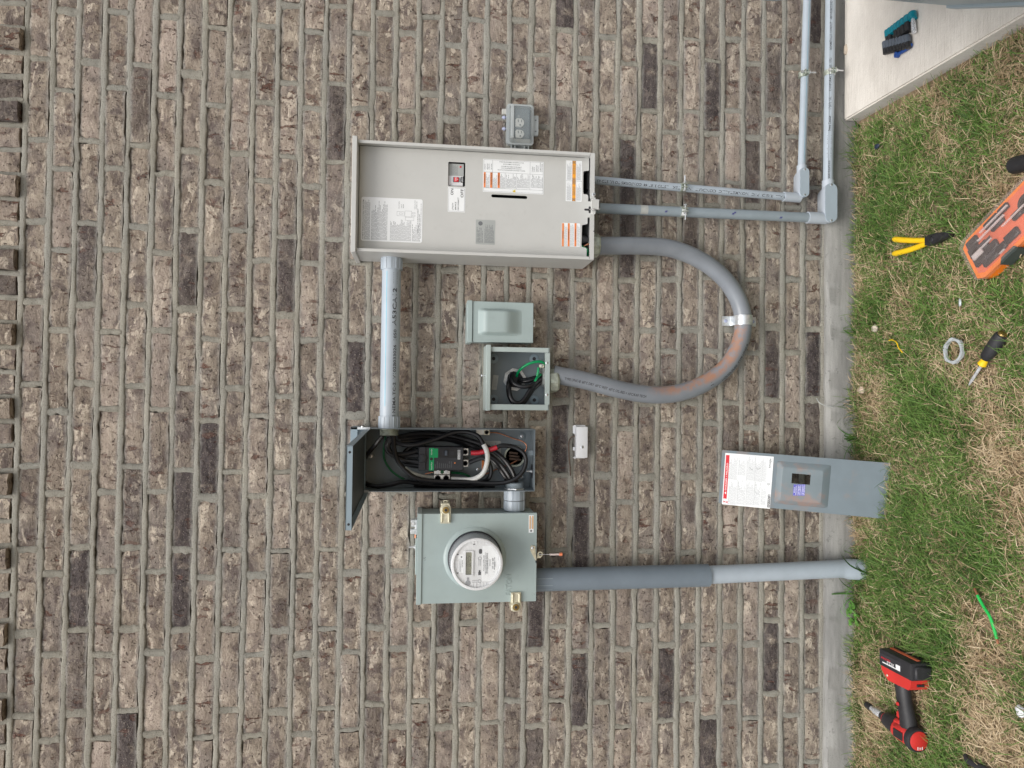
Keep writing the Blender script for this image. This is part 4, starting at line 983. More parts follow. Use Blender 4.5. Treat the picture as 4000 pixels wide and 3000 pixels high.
s = MQ(1775, 1372, MD)
for i in range(9):
    k.plate([circ(s[0] + random.uniform(-5, 5), s[1] + random.uniform(-5, 5), random.uniform(.4, 1.0), 5)], MD, MD + .08)
k.build('scuff', M['ink_grey'], t, False)

# ================================================================== ELECTRIC METER
mf = MQ(987, 955, 214)
t = thing('electric_meter', 'round white electric meter with digital display reading 00425', 'electric meter', (mc[0], -MD, mc[1]))
k = MB(); k.lathe((mc[0], mc[1], MD + 2), (0, 0, 1), [(0, 84.5), (8, 84.5), (9, 82.5), (9, 60)], 56); k.build('base_ring', M['ring_dark'], t)
ax = np.array([mf[0] - mc[0], mf[1] - mc[1], 0])
k = MB(); nseg = 64
k.lathe((mc[0], mc[1], MD + 11), (ax[0], ax[1], 74), [(0, 82), (2, 82.5), (66, 80), (68, 79.6)], nseg, 0, False); k.build('cover_side', M['clear_side'], t)
k = MB(); k.lathe((mf[0], mf[1], 204), (0, 0, 1), [(0, 79.5), (6, 80), (9, 78.5), (10.5, 75), (10.5, 71), (8, 70.5), (0, 70.5)], nseg); k.build('rim', M['meter_face'], t)
FZ = 209
k = MB(); k.plate([circ(mf[0], mf[1], 71.5, 56)], FZ - 3, FZ); fc = k.build('face', M['meter_face'], t, False)
rf = zoomed(1720, 2060, 6.382)
def fq(x, y): return P(*rf(x, y), FZ + 1)
def frect(x0, y0, x1, y1): return rect_from(rf, x0, y0, x1, y1, FZ + 1)
# raised ribs round the face
k = MB()
for x in (755, 838, 918, 1000, 1085, 1165): a, b = fq(x, 360); k.box(a - 8, a + 8, b - .5, b + .5, FZ, FZ + 1.6)
for y in (745, 830, 915, 1000, 1080): a, b = fq(375, y); k.box(a - .5, a + .5, b - 8, b + 8, FZ, FZ + 1.6)
for x in (810, 892, 978, 1060, 1140): a, b = fq(x, 1430); k.box(a - 7, a + 7, b - .5, b + .5, FZ, FZ + 1.6)
k.build('rib', M['meter_face'], fc, False)
k = MB()
for x, y in ((844, 425), (440, 677), (429, 1140), (914, 1502)): a, b = fq(x, y); k.box(a - 1.6, a + 1.6, b - 3, b + 3, FZ, FZ + .4)
k.build('clip_slot', M['ink'], fc, False)
q = frect(600, 580, 825, 1218); k = MB(); k.plate([rrect(*q, 2), rrect(q[0] + 4.5, q[1] - 4.5, q[2] + 5.5, q[3] - 4, 1)[::-1]], FZ, FZ + 3.5); k.build('bezel', M['meter_face'], fc, False)
q = frect(630, 612, 785, 1195); k = MB(); k.plate([rrect(*q, 1)], FZ, FZ + .8); ds = k.build('display', M['lcd'], fc, False)
def digit(mb, ch, a, b, w, h, c, th):
    seg = {'0': 'abcdef', '1': 'bc', '2': 'abged', '4': 'fgbc', '5': 'afgcd', '3': 'abgcd'}[ch]
    pos = {'a': (0, w, h - th, h), 'd': (0, w, 0, th), 'g': (0, w, h / 2 - th / 2, h / 2 + th / 2), 'f': (0, th, h / 2, h), 'b': (w - th, w, h / 2, h), 'e': (0, th, 0, h / 2), 'c': (w - th, w, 0, h / 2)}
    for s_ in seg:
        x0, x1, y0, y1 = pos[s_]; sk = lambda y: y * .08
        mb.add([(a + x0 + sk(y0) + .15, b + y0 + .15, c), (a + x1 + sk(y0) - .15, b + y0 + .15, c), (a + x1 + sk(y1) - .15, b + y1 - .15, c), (a + x0 + sk(y1) + .15, b + y1 - .15, c)], [(0, 1, 2, 3)])
k = MB(); a, b = fq(728, 1182)
for i, ch in enumerate('001'): digit(k, ch, a + i * 6.6, b, 4.4, 8.2, FZ + 1, .9)
a, b = fq(752, 978)
for i, ch in enumerate('00425'): digit(k, ch, a + i * 6.4, b - .5, 4.8, 13.2, FZ + 1, 1.1)
a, b = fq(722, 735); k.text('kWh', a, b, 2.4, FZ + 1); k.text('▪', *fq(760, 1170), 2.4, FZ + 1); a, b = fq(770, 960); k.box(a, a + 8, b - .4, b + .2, FZ + .9, FZ + 1)
k.build('digits', M['lcd_ink'], ds, False)
q = [fq(x, y) for x, y in ((1055, 465), (1250, 460), (1350, 560), (1430, 700), (1460, 860), (1450, 1020), (1400, 1180), (1330, 1280), (1245, 1342), (1035, 1338))]
k = MB(); k.plate([q], FZ, FZ + .6); lb = k.build('name_plate', M['label'], fc, False)
k = MB(); c2 = FZ + .9
for s_, x, y, h_, w_ in (('FOCUS AXRe-SD', 1098, 1088, 4.2, 48), ('FORM 2S CL200 240V 3W 60Hz TA=30 Kh 7.2', 1132, 1185, 2.8, 68), ('ONCOR', 1252, 965, 3.8, 21), ('199 136 884', 1325, 1032, 4.6, 33), ('Landis+Gyr', 1382, 985, 2.0, 16)):
    a, b = fq(x, y); k.text(s_, a, b, h_, c2, 0, w_)
def bars(k, x0, y0, x1, y1, c, n, sd):
    q = frect(x0, y0, x1, y1); rd = random.Random(sd); x = q[0]
    while x < q[1]:
        w_ = rd.choice((.4, .8, 1.2)); k.add([(x, q[2], c), (x + w_, q[2], c), (x + w_, q[3], c), (x, q[3], c)], [(0, 1, 2, 3)]); x += w_ + rd.choice((.5, .9))
bars(k, 1145, 650, 1185, 1150, c2, 30, 61); bars(k, 1338, 745, 1362, 1055, c2, 20, 62)
q = frect(1186, 780, 1200, 1030); k.lines(*q, c2, 1, .6, 0, 0, 63); q = frect(1325, 1090, 1362, 1125); k.lines(*q, c2, 2, .3, 0, 0, 64)
k.build('print', M['ink_grey'], lb, False)
q = frect(460, 675, 575, 1135); k = MB(); k.plate([rrect(*q, 1)], FZ, FZ + .5); lb = k.build('barcode_label', M['label'], fc, False)
k = MB(); k.lines(q[0] + 3, q[1] - 8, q[2] + 6, q[3] - 1, c2, 4, .35, 0, .3, 65); bars(k, 535, 820, 555, 1000, c2, 20, 66); k.plate([circ(q[1] - 8, (q[2] + q[3]) / 2 - 1, 2.6, 12)], FZ + .5, FZ + .8); k.build('print', M['ink_grey'], lb, False)
q = fq(690, 1390); k = MB(); k.lathe((q[0], q[1], FZ), (0, 0, 1), [(0, 8.2), (.5, 8.2)], 20); q2 = frect(662, 1250, 718, 1330); k.box(*q2, FZ, FZ + .45); k.build('optical_port', M['meter_body'], fc)
for (x, y), hz in (((985, 775), True), ((978, 1342), False)):
    a, b = fq(x, y); k = MB(); k.plate([circ(a, b, 5.2, 20), circ(a, b, 4.2, 20)[::-1]], FZ, FZ + .5)
    if hz:
        for dd in (-2.6, 2.6): k.box(a - 22, a - 4.5, b + dd - .5, b + dd + .5, FZ, FZ + .5)
    else:
        for dd in (-2.6, 2.6): k.box(a + dd - .5, a + dd + .5, b + 4.5, b + 22, FZ, FZ + .5)
    k.build('keyhole_mark', M['ink_grey'], fc, False)
k = MB(); q = frect(962, 540, 1042, 660); k.plate([rrect(*q, 4)], FZ, FZ + .6); q = frect(945, 1108, 1013, 1192); k.box(*q, FZ, FZ + .6); q = frect(958, 1068, 1000, 1110); k.box(*q, FZ, FZ + .6); k.build('sensor_window', M['ink'], fc, False)
k = MB(); k.lathe((mf[0], mf[1], 214.6), (0, 0, 1), [(0, 77), (1.6, 72), (2.6, 55), (3, 5)], nseg); k.build('cover_front', M['clear'], t)

# meter seal hanging from the latch eye
s0 = MQ(1890, 815, 128); s1 = MQ(2008, 815, 128); s2 = MQ(2145, 812, 128); s3 = MQ(2180, 812, 128)
t = thing('meter_seal', 'thin wire meter seal with orange plastic tip hanging below the meter box latch', 'seal', (s1[0], -128, s3[1]))
k = MB(); k.tube(spline([(h0[0], h0[1] + 3, MD - 3), (s0[0], s0[1], 128), (s1[0], s1[1], 128)], 6), .8, 6); k.build('wire', M['steel'], t)
k = MB(); k.cyl((s1[0], s1[1], 128), (s2[0], s2[1], 128), 3.2, n=10); k.build('tube', M['clear_seal'], t)
k = MB(); k.cyl((s1[0], s1[1] - 16, 128), (s2[0], s2[1], 128), 2.2, n=10); k.lathe((s2[0], s2[1], 128), (s3[0] - s2[0], s3[1] - s2[1], 0), [(0, 5), (9, 5.5), (10, 4)], 6); k.build('tip', M['orange_seal'], t)

# ================================================================== JUNCTION BOX
t = thing('junction_box', 'small square grey junction box without its cover, green and black wires inside', 'junction box', (56, 0, 1009))
JX0, JX1, JZ0, JZ1, JD = -37, 151, 1009, 1203, 100
rj = zoomed(1880, 1340, 5.925)
def J(x, y, d): a, b = P(*rj(x, y), d); return (a, b, d)
m = MB(); m.box(JX0 + 2, JX1 + 12, JZ0, JZ1, 3, 5)
for x0, x1 in ((JX0, JX0 + 1.8), (JX1 + 12, JX1 + 13.8)): m.box(x0, x1, JZ0, JZ1, 3, JD)
m.box(JX0 + 1.8, JX1 + 12, JZ0, JZ0 + 1.8, 3, JD - 1.8)
m.box(JX0 - 1, JX0 + 17, JZ0 + 4, JZ1, JD, JD + 1.6); m.box(JX1 - 1, JX1 + 14, JZ0 + 4, JZ1, JD, JD + 1.6)
m.build('body', M['pale_green_grey'], t, False)
k = MB(); k.box(JX0 + 1.9, JX1 + 11.9, JZ0 + 2, JZ1 - 1, 5, 6); k.box(JX0 + 1.8, JX0 + 2.4, JZ0 + 2, JZ1 - 1, 6, JD - 1); k.box(JX1 + 11.4, JX1 + 12, JZ0 + 2, JZ1 - 1, 6, JD - 1); k.build('grey_inner_sheets', M['box_grey'], t, False)  # darker grey sheets over the inner faces of the pale body
k = MB(); q = rect_from(rj, 1465, 232, 1575, 1430, JD + 1); k.box(q[0], q[1], JZ0 - 1, JZ0 + 15, JD, JD + 2, .6); lpz = k.build('bottom_lip', M['pale_green_grey'], t)
for y in (460, 1195): q = J(1520, y, JD + 2); screw_part('screw', q[0], q[1], JD + 1.8, 4.5, lpz)
k = MB(); k.box(JX0 - 4, 171, JZ1 - 1, JZ1 + 14, 2, JD + 10, 1.5); k.build('top_flange', M['pale_green_grey'], t)
k = MB(); q = J(50, 750, 80); k.lathe((q[0], JZ1 + 14, 70), (0, 1, 0), [(0, 2.2), (10, 2.2), (10, 5), (13, 4)], 12); k.build('flange_screw', M['zinc'], t)
for x, y in ((285, 360), (1222, 365), (285, 1300), (1225, 1318)):
    q = J(x, y, 6); k = MB(); k.lathe((q[0], q[1], 6), (0, 0, 1), [(0, 16), (1.0, 15.5), (3.2, 8), (3.0, 6)], 24); ms = k.build('mounting_boss', M['lip_grey'], t)
    k = MB(); k.lathe((q[0], q[1], 9.1), (0, 0, 1), [(0, 6), (.2, 6)], 16); k.build('hole', M['ink'], ms)
q0 = [J(x, y, 6.5)[:2] for x, y in ((280, 735), (402, 752), (352, 1085), (236, 1075))]; k = MB(); k.plate([q0[::-1]], 6, 6.6)
lb = k.build('rating_label', M['label_grey'], t, False)
k = MB(); ca, cb = np.mean(q0, axis=0); k.lines(ca - 17, ca + 17, cb - 6, cb + 6, 6.8, 5, .35, 0, .2, 71); k.build('print', M['ink_grey'], lb, False)
qh = J(775, 845, 8); k = MB(); k.lathe((qh[0], qh[1], 6), (0, 0, 1), [(0, 39), (6, 39), (6, 34), (9, 33), (9, 29), (1, 28)], 8, .2); k.build('locknut', M['galv'], t, False)
k = MB(); k.lathe((qh[0], qh[1], 6.2), (0, 0, 1), [(.1, 28), (1.2, 28)], 28); k.build('hub_opening', M['ink'], t)
def jwire(name, pts, r, mat):
    k = MB(); k.tube(spline([J(*q) for q in pts], 8), r, 10); return k.build(name, M[mat], t)
jwire('green_wire', [(820, 770, 10), (850, 680, 26), (940, 580, 44), (1080, 490, 54), (1230, 440, 58), (1370, 430, 58), (1450, 470, 52), (1440, 540, 46)], 4.6, 'green_wire')
jwire('green_wire', [(1375, 725, 40), (1310, 780, 48), (1270, 840, 54), (1240, 900, 56)], 4.4, 'green_wire'); jwire('green_wire', [(1320, 570, 52), (1318, 650, 54), (1290, 770, 52)], 4.2, 'green_wire')
jwire('cable', [(700, 700, 10), (690, 800, 34), (740, 920, 48), (860, 990, 56), (1000, 1010, 60), (1150, 980, 60), (1300, 880, 50), (1420, 800, 36)], 7.2, 'cable')
jwire('cable', [(860, 880, 14), (980, 890, 30), (1100, 875, 38), (1250, 830, 38), (1400, 780, 34)], 6.8, 'cable'); jwire('cable', [(870, 830, 10), (1000, 850, 22), (1130, 830, 28), (1300, 780, 30), (1420, 750, 30)], 6.6, 'cable')
jwire('cable', [(660, 840, 14), (650, 960, 40), (650, 1120, 58), (690, 1280, 66), (770, 1370, 70), (860, 1390, 70), (950, 1350, 68), (1030, 1250, 62), (1120, 1100, 56), (1210, 980, 48), (1330, 890, 38), (1420, 840, 34)], 7.4, 'cable')
jwire('cable', [(640, 850, 20), (622, 960, 46), (620, 1120, 50), (660, 1270, 56), (740, 1380, 60), (900, 1405, 62), (1000, 1370, 60), (1100, 1230, 54), (1200, 1080, 48), (1320, 960, 38), (1420, 870, 30)], 6.8, 'cable')
q = rect_from(rj, 1370, 500, 1465, 1040, 40); k = MB(); k.lathe(((q[0] + q[1]) / 2, JZ0 + 2, 46), (0, 1, 0), [(0, 40), (6, 40), (6, 33), (16, 33), (16, 28), (8, 27)], 10); k.build('bonding_bushing', M['alum'], t, False)
q = rect_from(rj, 1345, 490, 1450, 570, 60); k = MB(); k.box(*q, 48, 64, 1.5); lg = k.build('bonding_lug', M['brass'], t)
s = J(1390, 520, 64); k = MB(); k.lathe((s[0], s[1], 64), (0, 0, 1), [(0, 4.5), (1.5, 4.5), (1.7, 1)], 12); k.build('set_screw', M['zinc'], lg)

# ================================================================== AC DISCONNECT with a hooded lid
t = thing('disconnect_box', 'closed grey green disconnect box with a raised hood on its lid', 'electrical box', (247, 0, 1062))
AX0, AX1, AZ0, AZ1, AD = 181, 313, 1062, 1262, 88
r2 = zoomed(1300, 1100, 2.0109)
m = MB(); m.box(AX0 + 2, AX1 - 2, AZ0 + 2, AZ1 + 12, 2, AD - 6, 1); m.build('body', M['green_grey'], t)
m = MB(); m.box(AX0, AX1, AZ0, AZ1 - 1, AD - 14, AD, 1.5); hq = rect_from(r2, 1140, 213, 1488, 425, AD)
lid = m.build('lid', M['green_grey'], t)
# hood: pillow that rises from a flat rim, flat crown sloping down
k = MB(); ha0, ha1, hb0, hb1 = hq; nu, nv = 24, 18; v = []
for j in range(nv + 1):
    for i in range(nu + 1):
        s_, t_ = i / nu, j / nv
        f1 = min(1, min(s_, 1 - s_) / .12); f2 = min(1, t_ / .42) if t_ < .5 else min(1, (1 - t_) / .16)
        sm = lambda q: q * q * (3 - 2 * q)
        v.append((ha0 + (ha1 - ha0) * s_, hb0 + (hb1 - hb0) * t_, AD - .3 + 1.0 * min(1, 8 * min(s_, 1 - s_, t_, 1 - t_)) + 22 * sm(f1) * sm(f2)))
k.add(v, [(j * (nu + 1) + i, j * (nu + 1) + i + 1, (j + 1) * (nu + 1) + i + 1, (j + 1) * (nu + 1) + i) for j in range(nv) for i in range(nu)]); k.build('hood', M['green_grey'], lid, True, 60)
m = MB(); m.box(AX0 - 3, AX1 + 2, AZ1, AZ1 + 17, 2, AD + 4, 1.5); m.build('top_flange', M['green_grey'], t)
k = MB(); q = P(*r2(1578, 325), AD); k.plate([rrect(q[0] - 13, q[0] + 13, AZ0 - 6, AZ0 + 2, 3), rrect(q[0] - 7, q[0] + 7, AZ0 - 4, AZ0 - 1, 1)[::-1]], AD - 8, AD - 6); k.build('hasp', M['zinc'], t, False)

# ================================================================== OUTLET with a clear cover
ro = zoomed(1960, 380, 7.9)
def O(x, y, d): return P(*ro(x, y), d)
q = rect_from(ro, 150, 185, 995, 1440, 40)
t = thing('outlet', 'outdoor wall outlet under a cloudy clear plastic cover', 'outlet', ((q[0] + q[1]) / 2, 0, q[2]))
bs = rect_from(ro, 150, 230, 985, 1480, 14)
k = MB(); k.plate([rrect(*bs, 12)], 2, 16); k.build('base', M['bubble_base'], t, False)
ip = rect_from(ro, 390, 250, 900, 1270, 20); k = MB(); k.plate([rrect(*ip, 3)], 16, 18); k.build('gasket_plate', M['outlet_plate'], t, False)
for y0, y1, dim in ((655, 908, 1), (1005, 1245, 2)):
    p = rect_from(ro, 430, y0, 688, y1, 26); a0, a1, b0, b1 = p; bm_ = (b0 + b1) / 2
    lp = [(a1, b1 - 3), (a1 - 3, b1), (a0 + 3, b1), (a0, b1 - 3), (a0, b0 + 9), (a0 + 5, b0 + 2.5), (a0 + 12, b0), (a1 - 12, b0), (a1 - 5, b0 + 2.5), (a1, b0 + 9)]
    k = MB(); k.plate([lp], 18, 27); rc = k.build('receptacle', M['outlet'], t, False)
    k = MB(); ca = (a0 + a1) / 2
    k.box(a1 - 11, a1 - 2, bm_ + 5, bm_ + 7.6, 27, 27.3) if False else None
    for bb, hh in ((b1 - 8.5, 1.7), (b0 + 9, 1.3)): k.box(ca + 1, ca + 10, bb - hh, bb + hh, 27, 27.3)
    k.plate([circ(ca - 8, bm_ - 1, 3.0, 12)], 27, 27.3); k.build('slot', M['ink_grey'], rc, False)
p = O(540, 578, 20); screw_part('screw', p[0], p[1], 18, 3, t)
k = MB(); k.plate([rrect(*q, 12), rrect(q[0] + 7, q[1] - 6, q[2] + 8, q[3] - 10, 9)[::-1]], 16, 32); k.build('cover_rim', M['bubble_rim'], t, False)
dq = rect_from(ro, 285, 205, 920, 1280, 68); nu, nv = 12, 16; v = []
def dome(s_, t_):   # deeper toward the top, rounded sides
    f = min(1, min(s_, 1 - s_) / .10) ; gq = min(1, min(t_, 1 - t_) / .10)
    return 30 + 36 * min(1, f * gq) ** .6 * (.62 + .38 * t_)
for j in range(nv + 1):
    for i in range(nu + 1):
        s_, t_ = i / nu, j / nv; v.append((q[0] + 5 + (q[1] - q[0] - 10) * s_, q[2] + 6 + (q[3] - q[2] - 14) * t_, dome(s_, t_)))
k = MB(); k.add(v, [(j * (nu + 1) + i, j * (nu + 1) + i + 1, (j + 1) * (nu + 1) + i + 1, (j + 1) * (nu + 1) + i) for j in range(nv) for i in range(nu)]); k.build('cover', M['bubble'], t, True, 70)
k = MB(); p = rect_from(ro, 288, 205, 380, 1250, 66); k.box(p[0], p[1], p[2], p[3], 60, 67, 1); k.build('cover_ridge', M['bubble_rim'], t)
for x, y in ((85, 625), (85, 975)):
    p = O(x, y, 24); k = MB(); k.lathe((p[0], p[1] - 6, 24), (0, 1, 0), [(0, 4), (5, 3.5), (6, 7), (13, 4), (15, 2.5)], 12); k.build('hinge_knob', M['screw_blue'], t)
p = O(85, 425, 20); k = MB(); k.box(p[0] - 9, p[0] + 9, p[1] - 9, p[1] + 8, 4, 18, 1.5); k.build('hinge_lug', M['bubble_base'], t)
p = rect_from(ro, 975, 565, 1130, 1180, 24); k = MB(); k.plate([rrect(*p, 3)], 12, 24); k.build('padlock_hasp', M['bubble_rim'], t, False)
k = MB()
for y in (705, 1050): pp = O(1045, y, 25); k = MB(); k.box(pp[0] - 2, pp[0] + 2, pp[1] - 3, pp[1] + 3, 24, 24.6); k.build('hasp_slot', M['ink_grey'], t, False)
p = rect_from(ro, 285, 1430, 850, 1600, 24); k = MB()
for f_ in (0, .2, .72, .93): k.box(p[0], p[1], p[3] - (p[3] - p[2]) * f_ - 3, p[3] - (p[3] - p[2]) * f_, 8, 26, .6)
k.box(p[0], p[1], p[2], p[3], 4, 8); k.build('hinge', M['bubble_rim'], t)

# ================================================================== BONDING TERMINAL (white cover)
rw = zoomed(2200, 1640, 7.541)
q = rect_from(rw, 385, 200, 728, 1122, 36); qb = rect_from(rw, 280, 150, 690, 1130, 6)
t = thing('bonding_terminal', 'small white plastic box screwed to the bricks with a thin wire', 'terminal box', ((q[0] + q[1]) / 2, 0, q[2]))
k = MB(); k.box(q[0], q[1], q[2], q[3], 8, 36, 3, 2); k.build('cover', M['white_plastic'], t)
k = MB(); zt = qb[3]; k.plate([[(qb[0], q[2] + 3), (qb[1], q[2] + 3), (qb[1], zt - 4), (qb[1] - 4, zt), (qb[1] - 28, zt), (qb[1] - 31, zt - 7), (qb[1] - 74, zt - 8), (qb[1] - 76, zt - 1), (qb[1] - 86, zt - 1), (qb[1] - 88, zt - 8), (qb[0] + 8, zt - 9), (qb[0] + 4, zt - 2), (qb[0], zt - 2)][::1]], 3, 9)
k.build('base', M['white_plastic'], t, False)
for x in (qb[1] - 3, qb[0] + 3): k = MB(); k.box(x - 3, x + 3, q[3] - 2, zt - 2, 6, 26, 1); k.build('end_web', M['white_plastic'], t)
p = P(*rw(562, 803), 36); screw_part('screw', p[0], p[1], 36, 5.5, t)
k = MB(); w_ = [P(*rw(x, y), d) + (d,) for x, y, d in ((385, 470, 16), (330, 478, 12), (250, 510, 6), (185, 590, 4), (160, 700, 3), (165, 900, 3), (175, 1150, 4), (200, 1380, 4), (212, 1600, 2), (215, 1660, -8))]
k.tube(spline(w_, 7), 2.2, 8); k.build('lead_wire', M['brown_wire'], t)
# ================================================================== CONDUITS
def W3(u, v, d): a, b = P(u, v, d); return np.array([a, b, d])
# two inch pipe between the disconnect and the transfer switch
pz = 1523.0
t = thing('conduit', 'thick light grey level conduit joining the open disconnect to the tall beige box', 'conduit', (170, -72, pz), 'electrical conduits on the wall')
k = MB(); pA, pB = (-94, pz, 72), (440, pz, 72); k.tube([pA, pB], 30.2, 40); pp = k.build('pipe', M['pvc'], t)
k = MB(); k.pipe_text('E NEMA TC-2  V102B033026  1050', [pA, pB], 30.2, 28, 10, (0, 1, 0), -.52, 280); k.pipe_text('A53CA12', [pA, pB], 30.2, 320, 13, (0, 1, 0), -.42, 120); k.pipe_text('▮▮▯▮▮▯▮', [pA, pB], 30.2, 455, 9, (0, 1, 0), -.42, 34); k.build('lettering', M['ink'], pp, False)
k = MB()
for ph in (.45,): 
    v = [(x, pz + 30.45 * math.sin(ph + dp), 72 + 30.45 * math.cos(ph + dp)) for dp in (-.05, .05) for x in np.linspace(-30, 400, 2)]
    k.add(v, [(0, 1, 3, 2)])
k.build('blue_stripe', M['blue_line'], pp, False)
for x0, x1 in ((-100, -62), (407, 445)):
    s_ = 1 if x0 < 0 else -1
    k = MB(); k.lathe((x0, pz, 72), (1, 0, 0), [(0, 34.2), (x1 - x0, 34.2), (x1 - x0, 30)], 40)
    for i in range(14):
        an = 2 * math.pi * i / 14; k.box(x0 + 2, x1 - 2, pz + 34 * math.sin(an) - 1.2, pz + 34 * math.sin(an) + 1.2, 72 + 34 * math.cos(an) - 1.2, 72 + 34 * math.cos(an) + 1.2)
    k.build('coupling', M['pvc'], t)
# short nipple between the disconnect and the meter box
nz_ = P(2009.5, 1950, 66)[1]
t = thing('conduit_nipple', 'short fat grey coupling between the open disconnect and the meter box', 'conduit', (-332, -66, nz_))
for x0, x1, nm in ((-332, -299, 'upper_collar'), (-366, -334, 'lower_collar')):
    k = MB(); k.lathe((x0, nz_, 66), (1, 0, 0), [(0, 33), (1, 34), (x1 - x0 - 1, 34), (x1 - x0, 33)], 40)
    for i in range(10):
        an = 2 * math.pi * i / 10 + .3; k.box(x0 + 1, x1 - 1, nz_ + 34 * math.sin(an) - 1.3, nz_ + 34 * math.sin(an) + 1.3, 66 + 34 * math.cos(an) - 1.3, 66 + 34 * math.cos(an) + 1.3)
    k.build(nm, M['pvc_mid'] if 0 else M['pvc'], t)
k = MB(); k.cyl((-335, nz_, 66), (-331, nz_, 66), 31, n=32); k.build('joint', M['ink_grey'], t)

def wall_pipe(name, label, p0, p1, r, mat, texts=(), extra=None):
    t = thing(name, label, 'conduit', (p1[0], -p1[2], min(p0[1], p1[1])), 'electrical conduits on the wall')
    k = MB(); k.tube([p0, p1], r, 28); o = k.build('pipe', M[mat], t)
    if texts:
        k = MB()
        for s_, s0, h, up, phi, w in texts: k.pipe_text(s_, [p0, p1], r, s0, h, up, phi, w)
        k.build('lettering', M['ink'], o, False)
    return t, o
# small upright conduit
p0, p1 = (716, 150, 44), (735, 884, 66)
c1, o = wall_pipe('conduit', 'thin upright grey conduit under the beige box, right of the thicker upright one', p0, p1, 13.4, 'pvc',
    (('WALL  RIGID  PVC  NONMETALLIC  CONDUIT  INTERTEK', 18, 9, (-1, 0, 0), .45, 420), ('LISTED 3107144  CONFORMS TO UL STD 651', 452, 9, (-1, 0, 0), .45, 255)))
k = MB()
for s0, ph in ((40, .7), (46, .5), (735, .9), (728, .6), (722, .4), (717, .2)): k.pipe_text('/', [p0, p1], 13.4, min(s0, 720), 9, (-1, 0, 0), ph, 7)
k.build('marker_scribble', M['ink_blue'], o, False)
# thicker upright conduit
q0, q1 = (645, 62, 52), (640, 884, 66)
c2, o = wall_pipe('conduit', 'medium upright grey conduit under the beige box with marker dots on it', q0, q1, 17.0, 'pvc_mid')
k = MB()
for s0, ph, w in ((545, .3, 8), (300, -.1, 7), (306, .15, 8), (130, .5, 9)):
    for j in range(3): k.pipe_text('-', [q0, q1], 17, s0 + j * 1.2, 10, (-1, 0, 0), ph + j * .12, w)
k.build('marker_dot', M['ink_blue'], o, False)
k = MB(); 
v, f = [], []
for i in range(2):
    for j in range(9):
        an = -1.1 + j * 2.2 / 8; s_ = 612 + i * 26; x = q0[0] + (q1[0] - q0[0]) * s_ / 822; v.append((x + 17.2 * math.sin(an), q0[1] + s_, 52 + 14 * s_ / 822 + 17.2 * math.cos(an)))
f = [(j, j + 1, 9 + j + 1, 9 + j) for j in range(8)]; k.add(v, f); k.build('tape_scrap', M['grey_tape'], o, False)

# conduit bodies (LR fittings)
def conduit_body(label, xl, xr, zt, zb, r, dc, up_end, right_end, pr, tr, screws):
    """body: a lying capsule from xl to xr; hub up at its left end, hub to the right at its right end"""
    zc = (zt + zb) / 2; h = (zt - zb) / 2
    t = thing('conduit_fitting', label, 'conduit fitting', ((xl + xr) / 2, -dc, zb), 'conduit fittings at the wall base')
    k = MB(); nn = 12
    lp = [(xr - h + h * math.cos(R_(a)), zc + h * math.sin(R_(a))) for a in np.linspace(-90, 90, nn)] + [(xl + h + h * math.cos(R_(a)), zc + h * math.sin(R_(a))) for a in np.linspace(90, 270, nn)]
    def scaled(f_): return [((a - (xl + xr) / 2) * (1 - (1 - f_) * .35) + (xl + xr) / 2, (b - zc) * f_ + zc) for a, b in lp]
    rings = [(scaled(.55), 4), (scaled(.86), dc - 16), (scaled(1.0), dc - 2), (scaled(1.0), dc + 17), (scaled(.985), dc + 18)]
    v = [(a, b, c) for ring, c in rings for a, b in ring]; m_ = len(lp)
    f = [(i * m_ + j, i * m_ + (j + 1) % m_, (i + 1) * m_ + (j + 1) % m_, (i + 1) * m_ + j) for i in range(len(rings) - 1) for j in range(m_)]
    f += [tuple(range(m_ - 1, -1, -1)), tuple((len(rings) - 1) * m_ + j for j in range(m_))]
    k.add(v, f); k.build('body', M['pvc_fit'], t, True, 30)
    k = MB(); k.plate([scaled(.99)], dc + 18.6, dc + 21.5); ld = k.build('lid', M['pvc_lid'], t, False)
    for a in screws: screw_part('screw', a, zc, dc + 21.5, 4.2 if r > 14 else 3.6, ld)
    k = MB(); u0 = np.array(up_end[0]); u1 = np.array(up_end[1]); k.lathe(u0, u1 - u0, [(0, pr + 3), (np.linalg.norm(u1 - u0), pr + 3.4), (np.linalg.norm(u1 - u0), pr)], 28); k.build('upper_hub', M['pvc_fit'], t)
    k = MB(); u0 = np.array(right_end[0]); u1 = np.array(right_end[1]); k.lathe(u0, u1 - u0, [(0, tr + 3), (np.linalg.norm(u1 - u0), tr + 3.4), (np.linalg.norm(u1 - u0), tr)], 28); k.build('side_hub', M['pvc_fit'], t)
    return t
rl = zoomed(3090, 640, 6.635)
def lb(x, y, d): a, b = P(*rl(x, y), d); return a, b
d1 = 42
s_a, s_b = lb(360, 145, d1 + 21), lb(345, 800, d1 + 21)
xr_, zt_ = lb(350, 90, d1 + 20)[0], lb(235, 450, d1 + 20)[1]; xl_, zb_ = lb(345, 860, d1 + 20)[0], lb(468, 450, d1 + 20)[1]
zc_ = (zt_ + zb_) / 2
conduit_body('smaller grey conduit fitting with an oval screwed lid, above the larger one', xl_, xr_, zt_, zb_, 14, d1, ((716, zc_ + 6, d1), (717, 150 + 26, 44)), ((xr_ - 22, zc_, d1), (xr_ + 12, zc_, d1)), 13.4, 13.4, (s_a[0], s_b[0]))
z_small = zc_; x_small = xr_
d2 = 50
s_a, s_b = lb(1045, 540, d2 + 21), lb(1040, 1465, d2 + 21)
xr_, zt_ = lb(1030, 500, d2 + 20)[0], lb(885, 1000, d2 + 20)[1]; xl_, zb_ = lb(1040, 1515, d2 + 20)[0], lb(1195, 1000, d2 + 20)[1]
